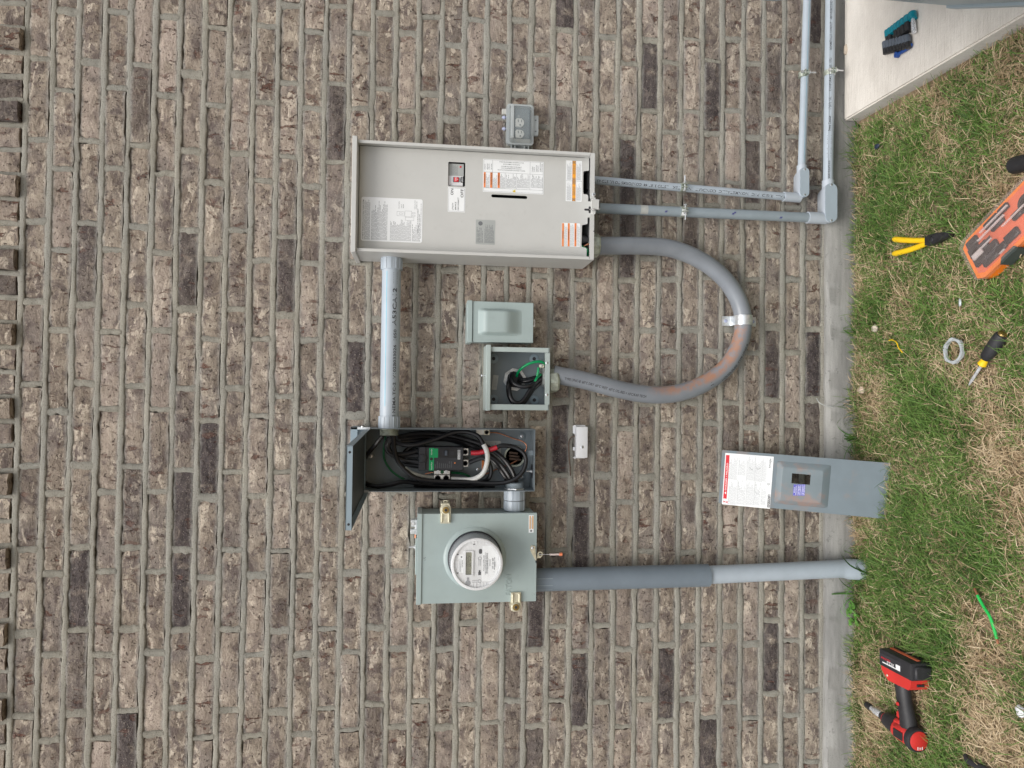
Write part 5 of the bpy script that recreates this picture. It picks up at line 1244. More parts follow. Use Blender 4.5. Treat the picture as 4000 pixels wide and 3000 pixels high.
zc_ = (zt_ + zb_) / 2
conduit_body('larger grey conduit fitting with an oval screwed lid at the wall base', xl_, xr_, zt_, zb_, 18, d2, ((645, zc_ + 8, d2), (645, 92, 52)), ((xr_ - 28, zc_, d2), (xr_ + 14, zc_, d2)), 17, 17, (s_a[0], s_b[0]))
z_big = zc_; x_big = xr_
# level conduits running off along the wall base
p0 = (x_small, z_small, d1); e = W3(3153, 0, d1); sl_ = (e[1] - z_small) / (e[0] - x_small); p1 = (2150, z_small + sl_ * (2150 - x_small), d1)
c3, o = wall_pipe('conduit', 'thin level grey conduit along the wall base, above the thicker level one', p0, p1, 13.4, 'pvc')
k = MB(); k.add([(p0[0] + 20 + i * 640, p0[1] + sl_ * (20 + i * 640) + 13.6 * math.sin(an), d1 + 13.6 * math.cos(an)) for an in (-.1, 0) for i in (0, 1)], [(0, 1, 3, 2)]); k.build('blue_stripe', M['blue_line'], o, False)
p0 = (x_big, z_big, d2); e = W3(3244, 0, d2); sl_ = (e[1] - z_big) / (e[0] - x_big); p1 = (2150, z_big + sl_ * (2150 - x_big), d2)
c4, o = wall_pipe('conduit', 'thick level grey conduit lying along the foundation edge with printed lettering', p0, p1, 17.2, 'pvc',
    (('8A041424247E1810', 18, 6.5, (0, 1, 0), .38, 62), ('▌▍▐▌▍▐▐▌', 92, 9, (0, 1, 0), .38, 34), ('▐▌▍▐▌▍▐', 140, 9, (0, 1, 0), .38, 30), ('Prime Conduit', 186, 8, (0, 1, 0), .38, 52), ('1"(27)  UL', 262, 7, (0, 1, 0), .38, 44),
     ('CONFORMS TO UL651 STD', 326, 7, (0, 1, 0), .38, 118), ('NONMETALLIC CONDUIT', 472, 7, (0, 1, 0), .38, 100), ('ABOVEGROUND AND UNDERGROUND EXTRA', 580, 7, (0, 1, 0), .38, 190)))
k = MB(); k.add([(p0[0] + i * 700, p0[1] + sl_ * (i * 700) + 17.4 * math.sin(an), d2 + 17.4 * math.cos(an)) for an in (.47, .52) for i in (0, 1)], [(0, 1, 3, 2)]); k.build('print_line', M['ink'], o, False)

# straps
def clamp(label, axis_pt, axis, r, bolt_dir, sticker=False):
    """two piece clamp round a pipe: a band, two ears and a bolt"""
    ax = np.array(axis, float); ax /= np.linalg.norm(ax); p = np.array(axis_pt, float); bd = np.array(bolt_dir, float); bd /= np.linalg.norm(bd); sd = np.cross(ax, bd)
    t = thing('conduit_clamp', label, 'conduit clamp', (p[0], 0, p[1]), 'clamps on the conduits')
    k = MB(); k.lathe(p - ax * 9, ax, [(0, r + .2), (0, r + 2.0), (18, r + 2.0), (18, r + .2)], 28)
    k.build('band', M['zinc_green'], t)
    for s_ in (-1, 1):
        c = p + np.array([0, 0, r + 8]) + bd * s_ * 5
        k = MB(); v = []
        for i in (-9, 9):
            for hgt in (-9, 9):
                for th in (-1.1, 1.1): v.append(c + ax * i + np.array([0, 0, hgt]) + bd * th)
        k.add(v, [(0, 1, 3, 2), (4, 6, 7, 5), (0, 4, 5, 1), (2, 3, 7, 6), (0, 2, 6, 4), (1, 5, 7, 3)]); k.build('ear', M['zinc_green'], t, False)
    k = MB(); b0 = p + np.array([0, 0, r + 11]); k.cyl(b0 - bd * 14, b0 + bd * 34, 2.6, n=10); k.lathe(b0 - bd * 15, -bd, [(0, 6), (4, 6), (4.2, 4)], 6); k.lathe(b0 + bd * 7, bd, [(0, 6.5), (5, 6.5)], 6); k.build('bolt', M['zinc'], t, False)
    if sticker:
        k = MB(); v = []
        for i in (-10, 8):
            for j in range(7):
                an = -.9 + j * .22; v.append(p + ax * i + (r + 2.4) * (np.array([0, 0, 1]) * math.cos(an) - bd * math.sin(an)))
        k.add(v, [(j, j + 1, 7 + j + 1, 7 + j) for j in range(6)]); k.build('sticker', M['label'], t, False)
    return t
a, b = P(2667, 735, 60); clamp('zinc clamp with long bolt on the thin upright conduit', (727, b, 56), (0, 1, 0), 13.4, (1, 0, 0))
a, b = P(2668, 830, 66); clamp('zinc clamp with a barcode sticker on the medium upright conduit', (642, b, 60), (0, 1, 0), 17, (-1, 0, 0), True)
a, b = P(3141, 286, d1 + 14); clamp('zinc clamp on the thin level conduit', (a, z_small - 4, d1), (1, 0, 0), 13.4, (0, -1, 0))
a, b = P(3232, 277, d2 + 18); clamp('zinc clamp with white sticker on the thick level conduit', (a, z_big - 4, d2), (1, 0, 0), 17.2, (0, -1, 0), True)

# flexible conduit loop
rx = zoomed(2200, 900, 1.8433)
fl_ = [(175, 112, 82), (250, 111, 82), (420, 110, 74), (600, 113, 62), (750, 126, 54), (880, 164, 47), (1000, 222, 42), (1100, 292, 39), (1190, 385, 37), (1255, 490, 36), (1288, 585, 35), (1296, 665, 35), (1285, 765, 36), (1250, 865, 38), (1190, 965, 41), (1100, 1050, 45), (980, 1120, 49), (850, 1166, 53), (720, 1184, 56), (600, 1180, 58), (480, 1162, 59), (350, 1132, 59), (200, 1092, 58), (80, 1064, 57), (-10, 1048, 56), (-75, 1032, 54)]
fp = spline([(*P(*rx(x, y), d), d) for x, y, d in fl_], 6)
t = thing('flexible_conduit', 'fat grey flexible conduit looping from the beige box to the junction box', 'conduit', (281, -35, 300))
k = MB(); k.tube(fp, 29.5, 36); fo_ = k.build('tube', M['flex'], t)
cen = np.repeat(fp, 36, axis=0); loc = k.v[0]; dv = np.stack([loc[:, 0] - cen[:, 0], loc[:, 2] - cen[:, 1], -loc[:, 1] - cen[:, 2]], 1) / 29.5
sx_, sz_ = cen[:, 0], cen[:, 1]
inn = np.clip((dv[:, 1] * .75 + (dv[:, 0]) * .65 + .35 * dv[:, 2] - .12) / .5, 0, 1) * np.clip((dv[:, 2] + .55) / .4, 0, 1)
span = np.clip((300 - sx_) / 60, 0, 1) * np.clip((690 - sz_) / 110, 0, 1) * (sx_ < 320)
at_ = fo_.data.attributes.new('stain', 'FLOAT', 'POINT'); at_.data.foreach_set('value', (inn * span).astype(np.float32))
L_ = np.r_[0, np.cumsum(np.linalg.norm(np.diff(fp, axis=0), axis=1))]
def s_at(x, y):
    a, b = P(*rx(x, y), 45); return L_[np.argmin((fp[:, 0] - a) ** 2 + (fp[:, 1] - b) ** 2)]
# read from the junction box end downward
fr = fp[::-1]; Lt = L_[-1]
k = MB(); s0 = Lt - s_at(-10, 1075); k.pipe_text('TYPE LFNC-B  60°C DRY  60°C WET  60°C OIL-RES = AFC/KAF-TECH', fr, 29.5, max(2, s0), 8.5, (1, 1, 0), -.30, s_at(-10, 1075) - s_at(560, 1215))
k.text('', 0, 0, 1, 0)
s1 = Lt - s_at(1100, 1050); k.pipe_text('LIQUID-TUFF  TYPE LFNC-B', fr, 29.5, s1, 9, (1, 1, 0), -.62, 150); k.pipe_text('▲', fr, 29.5, s1 - 45, 10, (1, 1, 0), -.3)
k.build('lettering', M['ink'], fo_, False)
def hex_connector(p, ax, name='connector'):
    k = MB(); p = np.array(p, float)
    k.lathe(p, ax, [(-6, 31), (0, 31), (0, 39), (10, 40), (24, 40), (30, 36), (32, 31)], 8, .2); return k.build(name, M['zinc_green'], t, True, 25)
q = P(*rx(250, 111), 82); hex_connector((q[0], 876, 82), (0, -1, 0))
q = P(2185, 1488, 56); hex_connector((q[0], 1003, 55), (0.06, -1, 0))
# big two hole strap
rs = zoomed(2200, 900, 1.8433)
a0 = np.array([*P(*rs(1170, 655), 3), 3]); a1 = np.array([*P(*rs(1380, 660), 3), 3]); cc = np.array([*P(*rs(1297, 648), 36), 36])
t = thing('pipe_strap', 'shiny two hole steel strap holding the flexible conduit at the bottom of its loop', 'pipe strap', (cc[0], 0, cc[1]), 'clamps on the conduits')
k = MB(); prof = [(cc[1] + 64, 3), (cc[1] + 34, 3), (cc[1] + 32, 12)] + [(cc[1] + 31.5 * math.cos(R_(q)), 35 + 31.5 * math.sin(R_(q))) for q in range(0, 181, 15)] + [(cc[1] - 32, 12), (cc[1] - 34, 3), (cc[1] - 62, 3)]
v = []
for z, d in prof: v += [(cc[0] - 17, z, d), (cc[0] - 3, z, d + 1.5), (cc[0] + 3, z, d + 1.5), (cc[0] + 17, z, d)]
k.add(v, [(i * 4 + j, i * 4 + j + 1, i * 4 + j + 5, i * 4 + j + 4) for i in range(len(prof) - 1) for j in range(3)]); k.build('band', M['galv'], t, True, 30)
for z in (cc[1] + 50, cc[1] - 50): k = MB(); k.lathe((cc[0], z, 3.5), (0, 0, 1), [(0, 6.5), (3, 6.5), (4, 4)], 6); k.build('screw', M['screw_blue'], t, False)

# service riser
t = thing('service_riser', 'thick grey service pipe running from the meter box down into the grass', 'conduit', (-592, -62, GZ), 'electrical conduits on the wall')
rz = [W3(2095, 2265, 62), W3(2765, 2247, 62)]; lo_ = W3(3290, 2220, 62)
k = MB(); k.tube([(rz[0][0], 1052, 62), (rz[1][0], rz[1][1], 62)], 37.5, 40); sv = k.build('sleeve', M['pvc_dark'], t)
k = MB()
for dx in (-26, -10, 12): k.box(rz[0][0] + dx - 1, rz[0][0] + dx + 1, 990, 1046, 62 + math.sqrt(37.5 ** 2 - dx ** 2) - .5, 62 + math.sqrt(37.5 ** 2 - dx ** 2) + .7)
k.build('rib', M['pvc_mid'], sv, False)
k = MB(); e = np.array([-578, -42, 62]); k.tube([(rz[1][0], rz[1][1] + 40, 62), tuple(e)], 30.2, 36); k.build('pipe', M['pvc'], t)
k = MB(); k.tube([(-578, -30, 62), (-579, -44, 62), (-580, -58, 62), (-585, -150, 62)], [30.5, 31, 35, 35], 36); k.build('bell_end', M['pvc'], t)

# ================================================================== COVER PANEL leaning on the wall
rp = zoomed(2790, 1740, 3.1155)
cT0, cT1 = np.array([*P(2809, 1978, 14), 14]), np.array([*P(2817, 1769, 14), 14])
gB0, gB1 = G(3459, 2027, -108), G(3480, 1809, -108)
o_ = np.array([gB0[0], gB0[1], -108.0]); ux = np.array([gB1[0] - gB0[0], gB1[1] - gB0[1], 0.0]); top_mid = np.array([(cT0[0] + cT1[0]) / 2, -14, (cT0[1] + cT1[1]) / 2]); bot_mid = np.array([(gB0[0] + gB1[0]) / 2, (gB0[1] + gB1[1]) / 2, -108])
PF = Frame(o_, ux, top_mid - bot_mid); PW = np.linalg.norm(ux); PL = np.linalg.norm(top_mid - bot_mid)
# picture point on the panel -> panel coordinates
def onpanel(x, y, c=0.0):
    u, v = rp(x, y); D = CAM_R @ np.array([(u - 2000) / CAM_F, -(v - 1500) / CAM_F, -1.0]); C0 = np.array([0, CAM_Y, CAM_Z])
    o = PF.o + PF.n * c; tt = ((o - C0) @ PF.n) / (D @ PF.n); h = C0 + D * tt - PF.o; return float(h @ PF.ux), float(h @ PF.uy)
def prect(x0, y0, x1, y1, c=0.0):
    q = [onpanel(x, y, c) for x, y in ((x0, y0), (x1, y0), (x0, y1), (x1, y1))]
    return (q[2][0] + q[3][0]) / 2, (q[0][0] + q[1][0]) / 2, (q[1][1] + q[3][1]) / 2, (q[0][1] + q[2][1]) / 2
t = thing('cover_panel', 'loose grey metal cover panel leaning on the wall, with white danger label and raised window', 'cover panel', tuple(bot_mid))
em_ = prect(745, 212, 1405, 735); wn_ = prect(942, 348, 1170, 470, 14)
k = MB(PF); k.plate([rrect(0, PW, 0, PL, 1.5), rrect(*em_, 8)[::-1], circ(*onpanel(2110, 560), 3.2, 12)[::-1]], -1.6, 0); k.build('sheet', M['panel_grey'], t, False)
k = MB(PF); h0_ = 14.0
ro_ = rrect(*em_, 10, 3); ri = rrect(em_[0] + 15, em_[1] - 15, em_[2] + 22, em_[3] - 15, 8, 3); ri2 = rrect(em_[0] + 18, em_[1] - 18, em_[2] + 26, em_[3] - 18, 8, 3)
rm_ = rrect(em_[0] + 2, em_[1] - 2, em_[2] + 3, em_[3] - 2, 10, 3)
n_ = len(ro_); v = [(a, b, -.2) for a, b in ro_] + [(a, b, 1.6) for a, b in rm_] + [(a, b, h0_ - 1.5) for a, b in ri] + [(a, b, h0_) for a, b in ri2]
k.add(v, [(r_ * n_ + i, r_ * n_ + (i + 1) % n_, (r_ + 1) * n_ + (i + 1) % n_, (r_ + 1) * n_ + i) for r_ in range(3) for i in range(n_)])
k.plate([ri2, rrect(*wn_, 1.2)[::-1]], h0_ - 1.4, h0_ + .02); k.build('raised_window', M['panel_rub'], t, True, 50)
a0, a1, b0, b1 = prect(112, 112, 702, 745, .4); k = MB(PF); k.plate([rrect(a0, a1, b0, b1, 1)], 0, .6); lb_ = k.build('danger_label', M['label'], t, False)
q = prect(130, 115, 158, 648, .6); k = MB(PF); k.box(q[0], q[1], q[2] - 3, q[3] + 1, .5, .9); k.build('red_band', M['red_ink'], lb_, False)
k = MB(PF); Ld = q[1] - q[0]; k.text('▲ DANGER / PELIGRO', q[0] + Ld * .10, q[2] + .2, (q[3] - q[2]) * .62, 1.1, 0, Ld * .72); k.build('danger_lettering', M['white_ink'], lb_, False)
k = MB(PF)
for j in range(5):
    xx = a0 + 4 + j * 2.2; k.add([(xx, b1 - 20, .9), (xx + .8, b1 - 20, .9), (a0 + 14 - j * 1.6, b1 - 4, .9), (a0 + 13 - j * 1.6, b1 - 4, .9)], [(0, 1, 2, 3)])
k.build('shock_symbol', M['red_ink'], lb_, False)
k = MB(PF); c_ = .8
for x0, y0, x1, y1, n_, sd in ((180, 135, 280, 405, 9, 1), (300, 165, 382, 360, 6, 2), (400, 130, 490, 420, 9, 3), (500, 150, 580, 430, 7, 4), (588, 155, 636, 435, 5, 5), (180, 415, 270, 715, 9, 6), (285, 425, 382, 715, 7, 7), (395, 440, 480, 720, 8, 8), (490, 440, 560, 725, 5, 9), (575, 520, 628, 720, 4, 10)):
    q = prect(x0, y0, x1, y1, .6); k.lines(*q, c_, n_, .30, 0, .35, 80 + sd); frame_lines(k, q[0] - 1.2, q[1] + 1.2, q[2] - 1.2, q[3] + 1.2, c_, .35)
for pts in ([(430, 262), (440, 285), (470, 298)], [(515, 262), (525, 290), (565, 278)], [(505, 560), (510, 590), (545, 590)]):
    for (xa, ya), (xb, yb) in zip(pts[:-1], pts[1:]):
        A, B_ = np.array(onpanel(xa, ya)), np.array(onpanel(xb, yb)); nn = np.array([-(B_ - A)[1], (B_ - A)[0]]); nn = nn / np.linalg.norm(nn) * .45
        k.add([(*(A - nn), c_), (*(B_ - nn), c_), (*(B_ + nn), c_), (*(A + nn), c_)], [(0, 1, 2, 3)])
k.build('print', M['ink_grey'], lb_, False)
k = MB(PF); q0 = onpanel(682, 275); q1 = onpanel(682, 155); k.text('Schneider', q0[0], q0[1], 5.4, .9, 0, q1[0] - q0[0]); q0 = onpanel(702, 205); k.text('Electric', q0[0], q0[1] - .5, 2.4, .9, 0, 15)
q0 = onpanel(660, 470); k.plate([circ(q0[0], q0[1], 4.2, 18), circ(q0[0], q0[1], 3.4, 18)[::-1]], .6, .9); k.text('UL', q0[0], q0[1] - 1.3, 2.6, .9, 0, None, 'C')
q = prect(648, 625, 678, 755, .6); k.box(*q, .6, .85); k.build('maker_print', M['ink'], lb_, False)
q2 = prect(656, 600, 676, 622, .6); k = MB(PF); k.text('SQUARE', q[0] + 1.5, q[2] + 1.8, (q[3] - q[2]) * .6, 1.0, 0, (q[1] - q[0]) * .92); k.build('maker_lettering', M['white_ink'], lb_, False)
k = MB(PF); frame_lines(k, q2[0] - 1, q2[1] + 1, q2[2] - 1, q2[3] + 1, .9, 1.1); k.text('D', (q2[0] + q2[1]) / 2, q2[2] + 1, (q2[3] - q2[2]) * .8, .95, 0, None, 'C'); k.build('maker_mark', M['ink'], lb_, False)
for x0, x1, s_ in ((962, 1006, ('SERVICE', 'DISCONNECT')), (1010, 1056, ('DESCONEXIÓN', 'DE ACOMETIDA')), (1060, 1104, ('SECTIONNEUR', 'DE SERVICE'))):
    q = prect(x0, 474, x1, 610, h0_); k = MB(PF); k.box(*q, h0_, h0_ + .5); bl = k.build('blue_label', M['blue_ink'], t, False)
    k = MB(PF); frame_lines(k, q[0] + 1, q[1] - 1, q[2] + 1, q[3] - 1, h0_ + .7, .35)
    for i, w_ in enumerate(s_): k.text(w_, (q[0] + q[1]) / 2, q[3] - (q[3] - q[2]) * (.46 + .38 * i), (q[3] - q[2]) * .27, h0_ + .8, 0, (q[1] - q[0]) * (.55 if w_ == 'SERVICE' else .82), 'C')
    k.build('lettering', M['white_ink'], bl, False)

# ================================================================== TOOLS AND BITS ON THE GROUND
# cordless driver, lying on its side
DF = ground_frame(-1014, -342, -72, 2)
t = thing('cordless_drill', 'red and black cordless drill lying on its side in the grass', 'drill', (-1014, -342, -110))
k = MB(DF); k.lathe((0, 6, 0), (0, 1, 0), [(-52, 28), (-44, 31), (20, 30), (30, 27)], 24); k.box(-18, 24, -40, 26, -31, 31, 9); k.box(10, 34, 0, 34, -20, 20, 6); k.build('motor_housing', M['tool_red'], t)
k = MB(DF); k.lathe((0, -46, 0), (0, -1, 0), [(-8, 35), (6, 36), (12, 33), (14, 26)], 26); rc = k.build('rear_ring', M['tool_black'], t)
k = MB(DF); k.lathe((0, -58, 0), (0, -1, 0), [(0, 29), (3, 28), (6, 20), (7, 3)], 26); k.build('rear_cap', M['tool_red'], rc)
k = MB(DF)
for i in range(3): k.box(-24, -8, -64.2, -64, -8 + i * 7, -5 + i * 7)
k.build('cap_print', M['white_ink'], rc, False)
k = MB(DF); k.box(-12, 12, -30, 12, 32, 34, .5); k.build('vent_panel', M['tool_black'], t)
k = MB(DF); k.lathe((4, 32, 0), (.02, 1, 0), [(0, 29), (30, 26), (55, 22), (62, 17)], 24); k.build('gear_case', M['tool_black'], t)
k = MB(DF); k.lathe((5, 92, 0), (.02, 1, 0), [(0, 17.5), (3, 17.5)], 20); k.build('red_band', M['red_ink'], t)
k = MB(DF); k.lathe((5, 95, 0), (.05, 1, 0), [(0, 15), (18, 13), (22, 10)], 18); k.build('collet', M['tool_black'], t)
k = MB(DF); k.lathe((6, 116, 0), (.05, 1, 0), [(0, 8), (6, 11), (34, 11), (38, 8), (52, 8)], 12); k.build('socket_bit', M['steel'], t)
k = MB(DF); k.lathe((9, 167, 0), (.05, 1, 0), [(0, 8), (8, 11), (26, 10), (28, 6)], 10); k.build('bit_tip', M['steel_dark'], t)
k = MB(DF); hp = spline([(10, -18, 0), (50, -10, 0), (95, 2, 0), (140, 8, 0), (165, 8, 0)], 6); rr_ = np.interp(np.linspace(0, 1, len(hp)), [0, .3, .6, 1], [29, 25, 24, 28]); k.tube(hp, rr_, 20, flat=.85); k.build('grip', M['tool_black'], t)
k = MB(DF); k.box(34, 58, 12, 32, -10, 10, 5); k.build('trigger', M['tool_red'], t)
k = MB(DF); k.lathe((88, 0, 24), (0, 0, 1), [(0, 6), (3, 5)], 14); k.build('grip_emblem', M['tool_red'], t)
k = MB(DF)
pl_ = [(150, -58), (160, -68), (182, -72), (184, 70), (168, 66), (146, 36)]
k.plate([pl_], -30, 30); ft = k.build('battery_foot', M['tool_red'], t, False)
k = MB(DF); k.box(163, 170, -73.5, -70, -12, 12, .5); k.build('foot_slot', M['tool_black'], ft); k = MB(DF); k.lathe((160, 40, 30), (0, 0, 1), [(0, 4), (1.5, 3)], 12); k.build('foot_screw', M['brass'], ft)
k = MB(DF); k.box(182, 236, -80, 72, -36, 36, 7, 2); k.box(188, 226, -88, -74, -26, 26, 4); bt = k.build('battery', M['tool_black'], t)
k = MB(DF); k.plate([rrect(192, 224, -36, 64, 3)], 36, 36.6); bl = k.build('battery_label', M['ink'], bt, False)
k = MB(DF); k.text('XC5.0', 208, -4, 9, 37, 90, 34); k.box(196, 199, -20, 52, 36.6, 36.9); k.box(196, 212, -32, -12, 36.6, 37); k.build('label_print', M['white_ink'], bl, False)
k = MB(DF); k.text('REDLITHIUM', 214, 14, 6, 37, 90, 44); k.build('red_print', M['red_ink'], bl, False)
k = MB(DF); k.box(236, 239, -66, 60, -6, 6, 1); k.build('red_stripe', M['case_red'], bt)

# lineman's pliers
PLF = ground_frame(490, -418, -92, 0)
t = thing('pliers', 'yellow handled pliers with dark jaws lying open on the grass', 'pliers', (490, -418, -112))
for pts, nm in (([(4, 6, 0), (10, 40, 1), (20, 85, 3), (32, 130, 4), (40, 158, 3)], 'handle'), ([(-4, 6, 0), (-8, 40, 1), (-10, 85, 3), (-9, 130, 3), (-7, 160, 2)], 'handle')):
    q = spline(pts, 6); k = MB(PLF); k.tube(q, np.interp(np.linspace(0, 1, len(q)), [0, .2, .9, 1], [7, 8.5, 9.5, 7]), 12); k.build(nm, M['tool_yellow'], t)
k = MB(PLF); k.plate([[(12, 10), (-12, 10), (-16, -6), (-15, -36), (-10, -72), (-8, -92), (8, -92), (10, -72), (15, -36), (16, -6)][::-1][::-1]], -8, 8); k.build('jaw', M['steel_dark'], t, False)
k = MB(PLF); k.lathe((0, -16, 8), (0, 0, 1), [(0, 10), (2, 9), (3, 4)], 16); k.build('pivot', M['steel_dark'], t)
k = MB(PLF); k.box(-.6, .6, -92, -30, 8, 8.4); k.build('jaw_seam', M['ink'], t, False)

# clear-lidded orange case
CF = Frame((330, -628, -100), (.494, -.869, 0), (.869, .494, 0))
t = thing('tool_case', 'orange tool case with a clear lid and black bits inside', 'tool case', (400, -700, -112))
def cham(a0, a1, b0, b1, c): return [(a0 + c, b0), (a1 - c, b0), (a1, b0 + c), (a1, b1 - c), (a1 - c, b1), (a0 + c, b1), (a0, b1 - c * .6), (a0, b0 + c * .6)]
k = MB(CF); k.plate([cham(0, 300, 0, 132, 22)], -12, 22); k.build('base', M['case_orange'], t, False)
k = MB(CF); k.plate([cham(12, 290, 12, 122, 18)], 22, 24); k.build('inlay', M['case_red'], t, False)
k = MB(CF)
lo, li = cham(-4, 304, -3, 136, 22), cham(8, 292, 8, 124, 20)
n_ = len(lo); v = [(a, b, 14) for a, b in lo] + [(a, b, 26) for a, b in lo] + [(a, b, 44) for a, b in li]
k.add(v, [(r_ * n_ + i, r_ * n_ + (i + 1) % n_, (r_ + 1) * n_ + (i + 1) % n_, (r_ + 1) * n_ + i) for r_ in range(2) for i in range(n_)] + [tuple(2 * n_ + i for i in range(n_))]); k.build('lid', M['case_lid'], t, False)
for a0, a1, b0, b1 in ((24, 58, 96, 114), (20, 50, 66, 92), (30, 78, 62, 80), (22, 60, 36, 58), (44, 92, 18, 34), (66, 104, 40, 58), (96, 140, 104, 116), (110, 150, 84, 98), (130, 170, 22, 40), (150, 178, 104, 116), (176, 200, 60, 74), (96, 124, 20, 34)):
    k = MB(CF); k.box(a0 - 3, a1 + 4, b0 - 3, b1 + 3, 24, 34, 3); k.build('bit_rack', M['black'], t)
for i in range(8):
    k = MB(CF); a_ = 26 + (i % 4) * 9; b_ = 22 if i < 4 else 62; k.lathe((a_ + 30, b_ + 6, 34), (.9, .4, 0), [(0, 2.6), (14, 2.6), (20, 1)], 8); k.build('bit', M['steel_dark'], t)
for a0, a1, b0, b1 in ((70, 170, 82, 86), (86, 190, 96, 100), (60, 110, 58, 61), (34, 70, 46, 62), (108, 128, 4, 7), (150, 230, 60, 63)):
    k = MB(CF); k.box(a0, a1, b0, b1, 40, 46, .8); k.build('lid_rib', M['case_rib'], t)
k = MB(CF); k.lathe((226, 70, 26), (0, 0, 1), [(0, 26), (6, 26), (6, 18), (0, 18)], 22); k.build('ring_holder', M['black'], t)
k = MB(CF); k.plate([[(84, -9), (150, -9), (140, 6), (96, 6)]], -6, 28); k.build('latch', M['case_latch'], t, False)

# screwdriver
ax_ = np.array([123, -115.0]); ang_ = math.degrees(math.atan2(ax_[1], ax_[0]))
SF = ground_frame(52, -569, -88, ang_)
t = thing('screwdriver', 'stubby screwdriver with black cushion grip and yellow collar on the grass', 'screwdriver', (120, -630, -112))
k = MB(SF); k.lathe((0, 0, -8), (1, 0, .05), [(0, 1.6), (14, 4.0), (20, 4.2), (80, 4.2)], 8); k.build('shaft', M['steel'], t)
k = MB(SF); k.lathe((72, 0, -4), (1, 0, 0), [(0, 8), (4, 12), (14, 10), (22, 9), (28, 12)], 16); k.build('collar', M['tool_yellow'], t)
k = MB(SF); k.lathe((96, 0, -2), (1, 0, 0), [(0, 12), (6, 16), (30, 17.5), (70, 18), (82, 15), (84, 11)], 20); k.build('grip', M['tool_black'], t)
k = MB(SF); k.lathe((178, 0, -2), (1, 0, 0), [(0, 12), (6, 11), (8, 6)], 16); k.build('end_cap', M['brass_dark'], t)

# locknut ring
t = thing('locknut_ring', 'pale grey metal ring lying in the grass beside the screwdriver', 'ring', (151, -519, -100))
k = MB(LEVEL); k.plate([[( 151 + (36 + (2.5 if i % 6 < 3 else 0)) * math.cos(2 * math.pi * i / 36), -519 + (36 + (2.5 if i % 6 < 3 else 0)) * math.sin(2 * math.pi * i / 36)) for i in range(36)], circ(151, -519, 29, 36)[::-1]], -94, -86); k.build('ring', M['ring_pale'], t, False)

# scraps of wire
def scrap(name, label, cat, pts, r, mat, ends=None):
    p = spline(pts, 8); t = thing(name, label, cat, tuple(p[len(p) // 2]))
    k = MB(LEVEL); k.tube(p, r, 10); k.build('insulation', M[mat], t)
    if ends:
        for a, b in ends: k = MB(LEVEL); k.tube([p[a], b], r * .75, 8); k.build('copper_end', M['copper'], t)
    return t
gw = [(*G(u, v, -92), -92) for u, v in ((3818, 2325), (3838, 2362), (3866, 2408), (3884, 2460), (3894, 2496))]
scrap('wire_scrap', 'bright green wire offcut with bare copper ends on the grass', 'wire', gw, 4.2, 'bright_green', [(0, (*G(3806, 2298, -92), -92)), (-1, (*G(3896, 2516, -90), -92))])
yw = [(*G(u, v, -92), -92) for u, v in ((3472, 1330), (3486, 1328), (3502, 1338), (3510, 1358), (3526, 1378))]
scrap('yellow_scrap', 'tiny curled yellow wire scrap in the grass', 'wire', yw, 1.8, 'tool_yellow')
lw = [(*P(3190, 1556, 6), 6), (*P(3200, 1572, 24), 24), (*P(3222, 1584, 30), 30), (*P(3252, 1590, 30), 30)]
t = thing('thin_lead', 'thin grey wire poking from the bricks over the foundation', 'wire', (lw[1][0], -10, lw[1][1]))
k = MB(); k.tube(spline(lw, 6), 1.6, 8); k.build('wire', M['lead'], t)

# nut drivers on the concrete pad
rt = zoomed(3430, 20, 7.542)
def pt(x, y, z): return np.array([*G(*rt(x, y), z), z])
t = thing('nut_driver_set', 'row of black nut drivers in teal sleeves lying on the concrete pad', 'nut drivers', (1180, -345, -60))
TF = LEVEL
xs_ = [(255, 790), (340, 730), (430, 670), (520, 600), (620, 530), (730, 455), (860, 360), (1010, 255)]
for i, (x, y) in enumerate(xs_):
    p = pt(x, y, -46); dn = pt(x + 22, y + 185 + i * 6, -46); ax = dn - p; L = np.linalg.norm(ax); ax = ax / L
    rr_ = 7.5 + i * .7
    k = MB(LEVEL); k.lathe(p - ax * 6, ax, [(0, rr_ * .8), (3, rr_), (24, rr_)], 14); k.build('teal_sleeve', M['teal'], t)
    if i == 2: continue
    k = MB(LEVEL)
    if i == 7: k.lathe(p + ax * 14, ax, [(0, 5.5), (14, 5.5), (15, 7), (48, 7)], 12); k.build('bit_shank', M['steel'], t)
    else: k.lathe(p + ax * 17, ax, [(0, rr_ * .9), (26 + (4 if i > 2 else 0), rr_ * .9), (27 + (4 if i > 2 else 0), rr_ * .6)], 14); k.build('socket', M['black'], t)
t = thing('socket_set', 'slate grey rail of small black sockets on the concrete pad below the teal set', 'sockets', (1145, -330, -60))
for i in range(8):
    f_ = i / 7; x, y = 190 + 670 * f_, 1080 - 190 * f_
    p = pt(x, y, -46); dn = pt(x + 15, y + 170, -46); ax = dn - p; ax /= np.linalg.norm(ax); rr_ = 8.2 + 1.4 * f_
    k = MB(LEVEL); k.lathe(p, ax, [(0, rr_ * .9), (2, rr_), (24, rr_)], 12); k.build('rail_clip', M['slate'], t)
    k = MB(LEVEL); k.lathe(p + ax * 22, ax, [(0, rr_ * .92), (20, rr_ * .92), (21, rr_ * .6)], 12); k.build('socket', M['black'], t)
t = thing('blue_clip', 'small blue plastic clip lying beside the sockets on the pad', 'clip', (1105, -352, -60))
for pts in ([(510, 1385), (640, 1300), (790, 1220), (920, 1140)], [(560, 1470), (680, 1390), (820, 1310), (950, 1210), (965, 1140)]):
    k = MB(LEVEL); k.tube(spline([pt(x, y, -52) for x, y in pts], 6), 5.6, 10); k.build('arm', M['blue'], t)
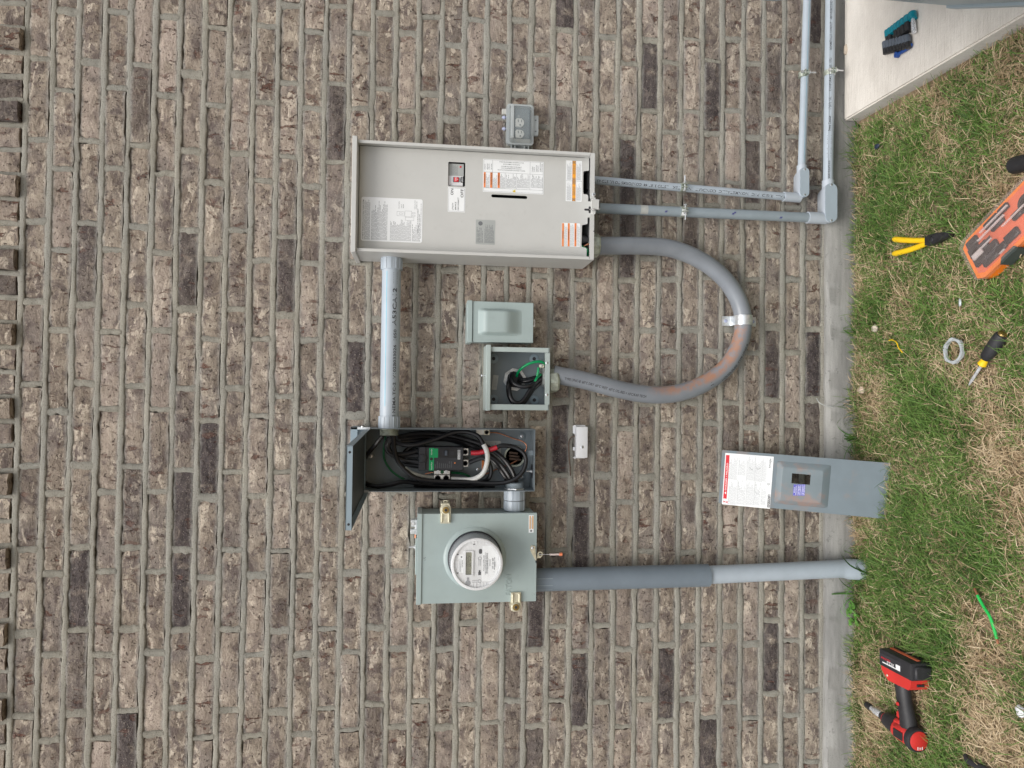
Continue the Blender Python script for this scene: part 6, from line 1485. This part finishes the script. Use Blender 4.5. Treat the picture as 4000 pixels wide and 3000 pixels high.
k = MB(LEVEL); p = pt(560, 1465, -52); k.lathe(p - np.array([0, 0, 5]), (0, 0, 1), [(0, 9), (10, 9)], 14); k.build('knuckle', M['blue'], t)
# chip of parging between the pipe and the pad
def lump(name, label, cat, x, y, z, sx, sy, sz, mat, sd):
    r = random.Random(sd); bm = bmesh.new(); bmesh.ops.create_icosphere(bm, subdivisions=2, radius=1)
    v = [(x + q.co.x * sx * r.uniform(.75, 1.15), y + q.co.y * sy * r.uniform(.75, 1.15), z + q.co.z * sz * r.uniform(.8, 1.1)) for q in bm.verts]; bm.verts.index_update()
    f = [tuple(w.index for w in q.verts) for q in bm.faces]; bm.free()
    k = MB(LEVEL); k.add(v, f); o = k.build(name, M[mat], None, True, 60)
    off = Vector((x / 1000, y / 1000, z / 1000)); o.data.transform(Matrix.Translation(-off)); o.location = off
    return tag(o, label, cat)
gp = G(3280, 213, -58); lump('mortar_chip', 'pale chip of mortar on the pad edge beside the thick conduit', 'mortar chip', gp[0], min(gp[1], -40), -58, 22, 9, 7, 'putty', 1)
gp = G(3435, 572, -95); lump('dark_scrap', 'dark blue scrap lost in the grass near the pad corner', 'scrap', gp[0], gp[1], -86, 9, 14, 5, 'screw_dark', 9)
gp = G(3762, 1182, -95); lump('grey_scrap', 'pale grey scrap in the grass between the case and the ring', 'scrap', gp[0], gp[1], -86, 12, 5, 4, 'ring_pale', 10)
gp = G(3418, 1284, -100); lump('pebble', 'pale round pebble in the grass below the looped conduit', 'stone', gp[0], gp[1], -98, 15, 14, 10, 'stone', 2)
gp = G(3366, 1524, -100); lump('pebble', 'pale ragged stone at the foundation edge', 'stone', gp[0], gp[1] , -98, 14, 20, 10, 'cotton', 3)
gp = G(3992, 2776, -100); lump('pebble', 'white stone at the outer edge of the lawn past the drill', 'stone', gp[0], gp[1], -96, 16, 16, 10, 'white_plastic', 4)
# cut-off black things at the outer edge of the lawn
gp = G(3985, 632, -90)
t = thing('black_socket', 'black ring shaped tool end lying on the grass above the orange case', 'tool', (gp[0], gp[1], -112))
k = MB(LEVEL); d_ = np.array([-.12, -1, 0]); d_ /= np.linalg.norm(d_); k.lathe((gp[0] - 4, gp[1] + 20, -88), d_, [(0, 13), (0, 20), (6, 22), (60, 22), (120, 20)], 20); k.build('barrel', M['tool_black'], t)
k = MB(LEVEL); k.lathe((gp[0] - 4, gp[1] + 19.6, -88), d_, [(0, 12.8), (.4, 12.8)], 18); k.build('bore', M['ink'], t)
gp = G(3835, 2996, -96)
t = thing('black_strap', 'black strap end in the grass near the drill', 'strap', (gp[0], gp[1], -112))
k = MB(LEVEL); k.tube(spline([(*G(3768, 2952, -92), -94), (*G(3782, 2970, -90), -88), (*G(3815, 2990, -92), -90), (*G(3850, 3006, -92), -92), (*G(3900, 3040, -92), -94)], 6), 9, 10, flat=.6); k.build('webbing', M['tool_black'], t)
# generator cabinet at the edge of the pad
g0, g1 = G(3742, 36, -60), G(4000, 27, -60)
t = thing('generator_cabinet', 'grey blue metal cabinet standing on the concrete pad', 'generator', (1400, -800, -60))
GF = Frame((g0[0], g0[1], -60), (g1[0] - g0[0], g1[1] - g0[1], 0), (-(g1[1] - g0[1]), g1[0] - g0[0], 0)) if False else None
dx, dy = g1[0] - g0[0], g1[1] - g0[1]; L = math.hypot(dx, dy); dx /= L; dy /= L
base = [(g0[0], g0[1]), (g0[0] + dx * 900, g0[1] + dy * 900), (g0[0] + dx * 900 + 620, g0[1] + dy * 900 - 40), (g0[0] + 640, g0[1] - 20)]
k = MB(LEVEL); k.plate([base], -59, -24); k.build('skid', M['gen'], t, False)
k = MB(LEVEL); bs2 = [(a + 8 * (1 if i in (0, 1) else -1), b) for i, (a, b) in enumerate(base)]; k.plate([bs2], -23, 480); k.build('housing', M['gen'], t, False)
k = MB(LEVEL); k.plate([[(a + 14 * (-1 if i in (0, 1) else 1), b + (14 if i in (0, 3) else -14)) for i, (a, b) in enumerate(base)]], 480, 520); k.build('roof', M['gen'], t, False)

# ================================================================== GRASS
def vnoise(x, y, cell, seed):
    r = np.random.default_rng(seed); gx, gy = x / cell, y / cell; ix, iy = np.floor(gx).astype(int), np.floor(gy).astype(int); fx, fy = gx - ix, gy - iy
    fx = fx * fx * (3 - 2 * fx); fy = fy * fy * (3 - 2 * fy); T = r.random((257, 257))
    g_ = lambda a, b: T[a % 257, b % 257]
    return (g_(ix, iy) * (1 - fx) + g_(ix + 1, iy) * fx) * (1 - fy) + (g_(ix, iy + 1) * (1 - fx) + g_(ix + 1, iy + 1) * fx) * fy
# greener patches seen in the lawn: x, y, radius (mm)
GREEN = [(860, -330, 140), (720, -230, 130), (640, -420, 150), (820, -560, 150), (330, -140, 90), (160, -250, 110), (80, -330, 100), (250, -400, 120), (-30, -360, 120), (-330, -300, 130), (-420, -240, 130), (-480, -420, 140), (-560, -150, 120), (-640, -260, 150), (-420, -560, 150), (-700, -420, 120), (-1180, -330, 140), (-1090, -480, 120), (-880, -200, 70), (560, -180, 80), (420, -330, 90), (-130, -520, 110), (-1010, -250, 70), (-760, -110, 90), (350, -640, 140), (900, -150, 70), (-600, -60, 90)]
def lawn_green(x, y):
    g_ = np.zeros_like(x)
    for cx, cy, r in GREEN: g_ = np.maximum(g_, np.exp(-(((x - cx) / r) ** 2 + ((y - cy) / (r * .8)) ** 2)))
    return np.clip(.30 + .60 * g_ + .75 * (vnoise(x, y, 150, 5) - .5) + .35 * (vnoise(x, y, 45, 6) - .5), .03, .95)
TOOLS = [(-920, -335, 150, 75), (490, -420, 40, 110), (430, -740, 160, 180), (110, -625, 75, 65), (-575, -620, 80, 50)]
def blades(name, n, mat, green, lmin, lmax, wmin, wmax, flat, seed, yr=(-1288, -38)):
    r = np.random.default_rng(seed)
    x = r.uniform(-1800, 1010, n); y = r.uniform(*yr, n)
    gm = lawn_green(x, y); keep = (r.random(n) < (gm if green else np.clip(1.05 - gm * .85, .2, 1)))
    clump = vnoise(x, y, 28, seed + 3); keep &= r.random(n) < (.35 + 1.1 * clump)
    keep &= ~((x > 960 - (y + 30) * -.042) & (y < -20)) | (x < 960)
    bare = vnoise(x, y, 210, 11); keep &= ~((bare > .80) & (r.random(n) < .6))
    x, y, gm = x[keep], y[keep], gm[keep]; m_ = len(x)
    L = r.uniform(lmin, lmax, m_) * (.75 + .5 * vnoise(x, y, 90, 9)); under = np.zeros(m_, bool)
    for cx, cy, rx_, ry_ in TOOLS: under |= (((x - cx) / rx_) ** 2 + ((y - cy) / ry_) ** 2) < .8
    L = np.where(under, L * .35, L); L = np.where((y > -75) & (yr[0] < -100), L * .8, L * (.6 + .9 * vnoise(x, y, 130, 31)) if yr[0] > -100 else L)
    az = r.uniform(0, 2 * math.pi, m_) + 1.2 * (vnoise(x, y, 60, 13) - .5) * 6
    el = np.radians(np.clip(r.normal(flat[0], flat[1], m_), 2, 86)); droop = r.uniform(.15, .9, m_) * .55
    w = r.uniform(wmin, wmax, m_)
    dx, dy = np.cos(az), np.sin(az); sx, sy = -dy, dx
    z0 = GZ + r.uniform(-2, 16 if not green else 8, m_)
    V = np.zeros((m_, 7, 3)); 
    for i, (s_, ww) in enumerate(((0, .8), (.38, 1), (.72, .75))):
        e = el - droop * s_ * 1.6; hx = L * s_ * np.cos(np.maximum(e, -.2)); hz = L * s_ * np.sin(np.maximum(e, -.15))
        for j, sg in enumerate((-.5, .5)):
            V[:, i * 2 + j, 0] = x + dx * hx + sx * w * ww * sg; V[:, i * 2 + j, 1] = y + dy * hx + sy * w * ww * sg; V[:, i * 2 + j, 2] = z0 + hz + (sg * w * .3)
    e = el - droop * 1.6; V[:, 6, 0] = x + dx * L * np.cos(np.maximum(e, -.2)); V[:, 6, 1] = y + dy * L * np.cos(np.maximum(e, -.2)); V[:, 6, 2] = z0 + L * np.sin(np.maximum(e, -.15))
    V[:, :, 1] = np.minimum(V[:, :, 1], -27); V[:, :, 2] = np.maximum(V[:, :, 2], GZ - 3)
    base_i = np.arange(m_)[:, None] * 7
    tri = np.array([[0, 1, 3], [0, 3, 2], [2, 3, 5], [2, 5, 4], [4, 5, 6]])
    F = (base_i[:, :, None] + tri[None]).reshape(-1, 3)
    me = bpy.data.meshes.new(name); me.vertices.add(m_ * 7); me.vertices.foreach_set('co', (V / 1000).astype(np.float32).ravel())
    me.loops.add(len(F) * 3); me.polygons.add(len(F)); me.loops.foreach_set('vertex_index', F.astype(np.int32).ravel()); me.polygons.foreach_set('loop_start', np.arange(0, len(F) * 3, 3, dtype=np.int32))
    me.update(); me.validate()
    at_ = me.attributes.new('shade', 'FLOAT', 'POINT'); sh = np.clip(r.normal(.45, .22, m_) + .35 * (vnoise(x, y, 70, 17) - .5), 0, 1); at_.data.foreach_set('value', np.repeat(sh, 7).astype(np.float32))
    me.materials.append(mat); o = bpy.data.objects.new(name, me); COL.objects.link(o); return tag(o, kind='stuff')
blades('dry_grass', 165000, M['dry'], False, 22, 56, .9, 2.1, (24, 17), 21)
blades('grass', 235000, M['grass'], True, 26, 70, 1.0, 2.2, (40, 18), 22)
blades('dry_grass', 5000, M['dry'], False, 22, 60, .9, 1.9, (48, 18), 23, (-60, -28))
blades('grass', 6500, M['grass'], True, 34, 85, 1.0, 2.2, (58, 16), 24, (-60, -28))

# weeds on the foundation edge
def weed(label, x, y, n, L, sd, lean=(0, .6), mat='weed', wd=3.2, z=GZ):
    r = random.Random(sd); t = thing('weed', label, 'weed', (x, y, z), 'weeds along the foundation')
    for i in range(n):
        a = r.uniform(0, 6.28); l = L * r.uniform(.6, 1.1); up = r.uniform(.5, 1.1)
        hx, hy = math.cos(a) * .8 + lean[0] * .3, min(.3, math.sin(a) * .6)
        p = spline([(x, y, z), (x + hx * l * .35, y + hy * l * .3, z + up * l * .5), (x + hx * l * .8, y + hy * l * .6, z + up * l * .75), (x + hx * l * 1.2, y + hy * l * .8, z + up * l * .62)], 4)
        p[:, 1] = np.minimum(p[:, 1], -29)
        k = MB(LEVEL); v = []
        for j, q in enumerate(p):
            w_ = wd * (1 - (j / (len(p) - 1)) ** 1.6) * (.5 + .5 * min(1, j / 3)) + .2
            v += [(q[0] - math.sin(a) * w_, min(q[1] + math.cos(a) * w_ * .4, -28), q[2]), (q[0] + math.sin(a) * w_, min(q[1] - math.cos(a) * w_ * .4, -28), q[2] + w_ * .6)]
        k.add(v, [(2 * j, 2 * j + 1, 2 * j + 3, 2 * j + 2) for j in range(len(p) - 1)]); k.build('leaf', M[mat], t)
    return t
weed('spiky green weed below the thin grey wire on the foundation', -128, -34, 12, 110, 1)
weed('small star shaped weed on the foundation under the looped conduit', 18, -34, 6, 62, 2)
weed('thin green runner on the foundation near the looped conduit', 240, -36, 5, 90, 3, (.5, 0))
weed('long grassy weed growing round the foot of the service pipe', -590, -98, 14, 170, 4, (-.3, 0), 'grass_leaf' if 'grass_leaf' in M else 'weed', 2.4)
weed('spreading weed beside the lower end of the service pipe', -672, -40, 7, 130, 5, (.4, 0))
weed('dark green weed at the corner where the pad meets the foundation', 985, -40, 6, 60, 6)
for cx, cy, sd, lab in ((-716, -40, 7, 'pale green clover patch nearest the service pipe'), (-752, -52, 8, 'pale green clover patch in the grass just past the first one')):
    r = random.Random(sd); t = thing('clover', lab, 'clover', (cx, cy, GZ), 'weeds along the foundation')
    for i in range(12):
        x, y, z = cx + r.uniform(-22, 22), min(cy + r.uniform(-20, 12), -36), GZ + r.uniform(26, 52)
        k = MB(LEVEL); k.tube([(cx + r.uniform(-8, 8), cy, GZ), (x, y, z)], .7, 5); k.build('stem', M['clover'], t)
        k = MB(LEVEL)
        for q in range(3):
            an = q * 2.09 + r.random(); px, py = x + 5.5 * math.cos(an), min(y + 5.5 * math.sin(an), -30)
            k.add([(px + 5 * math.cos(w_), min(py + 5 * math.sin(w_), -28.5), z + 1.5 * math.sin(w_ * 2)) for w_ in np.linspace(0, 2 * math.pi, 7)[:-1]], [(0, 1, 2, 3, 4, 5)])
        k.build('leaf', M['clover'], t)
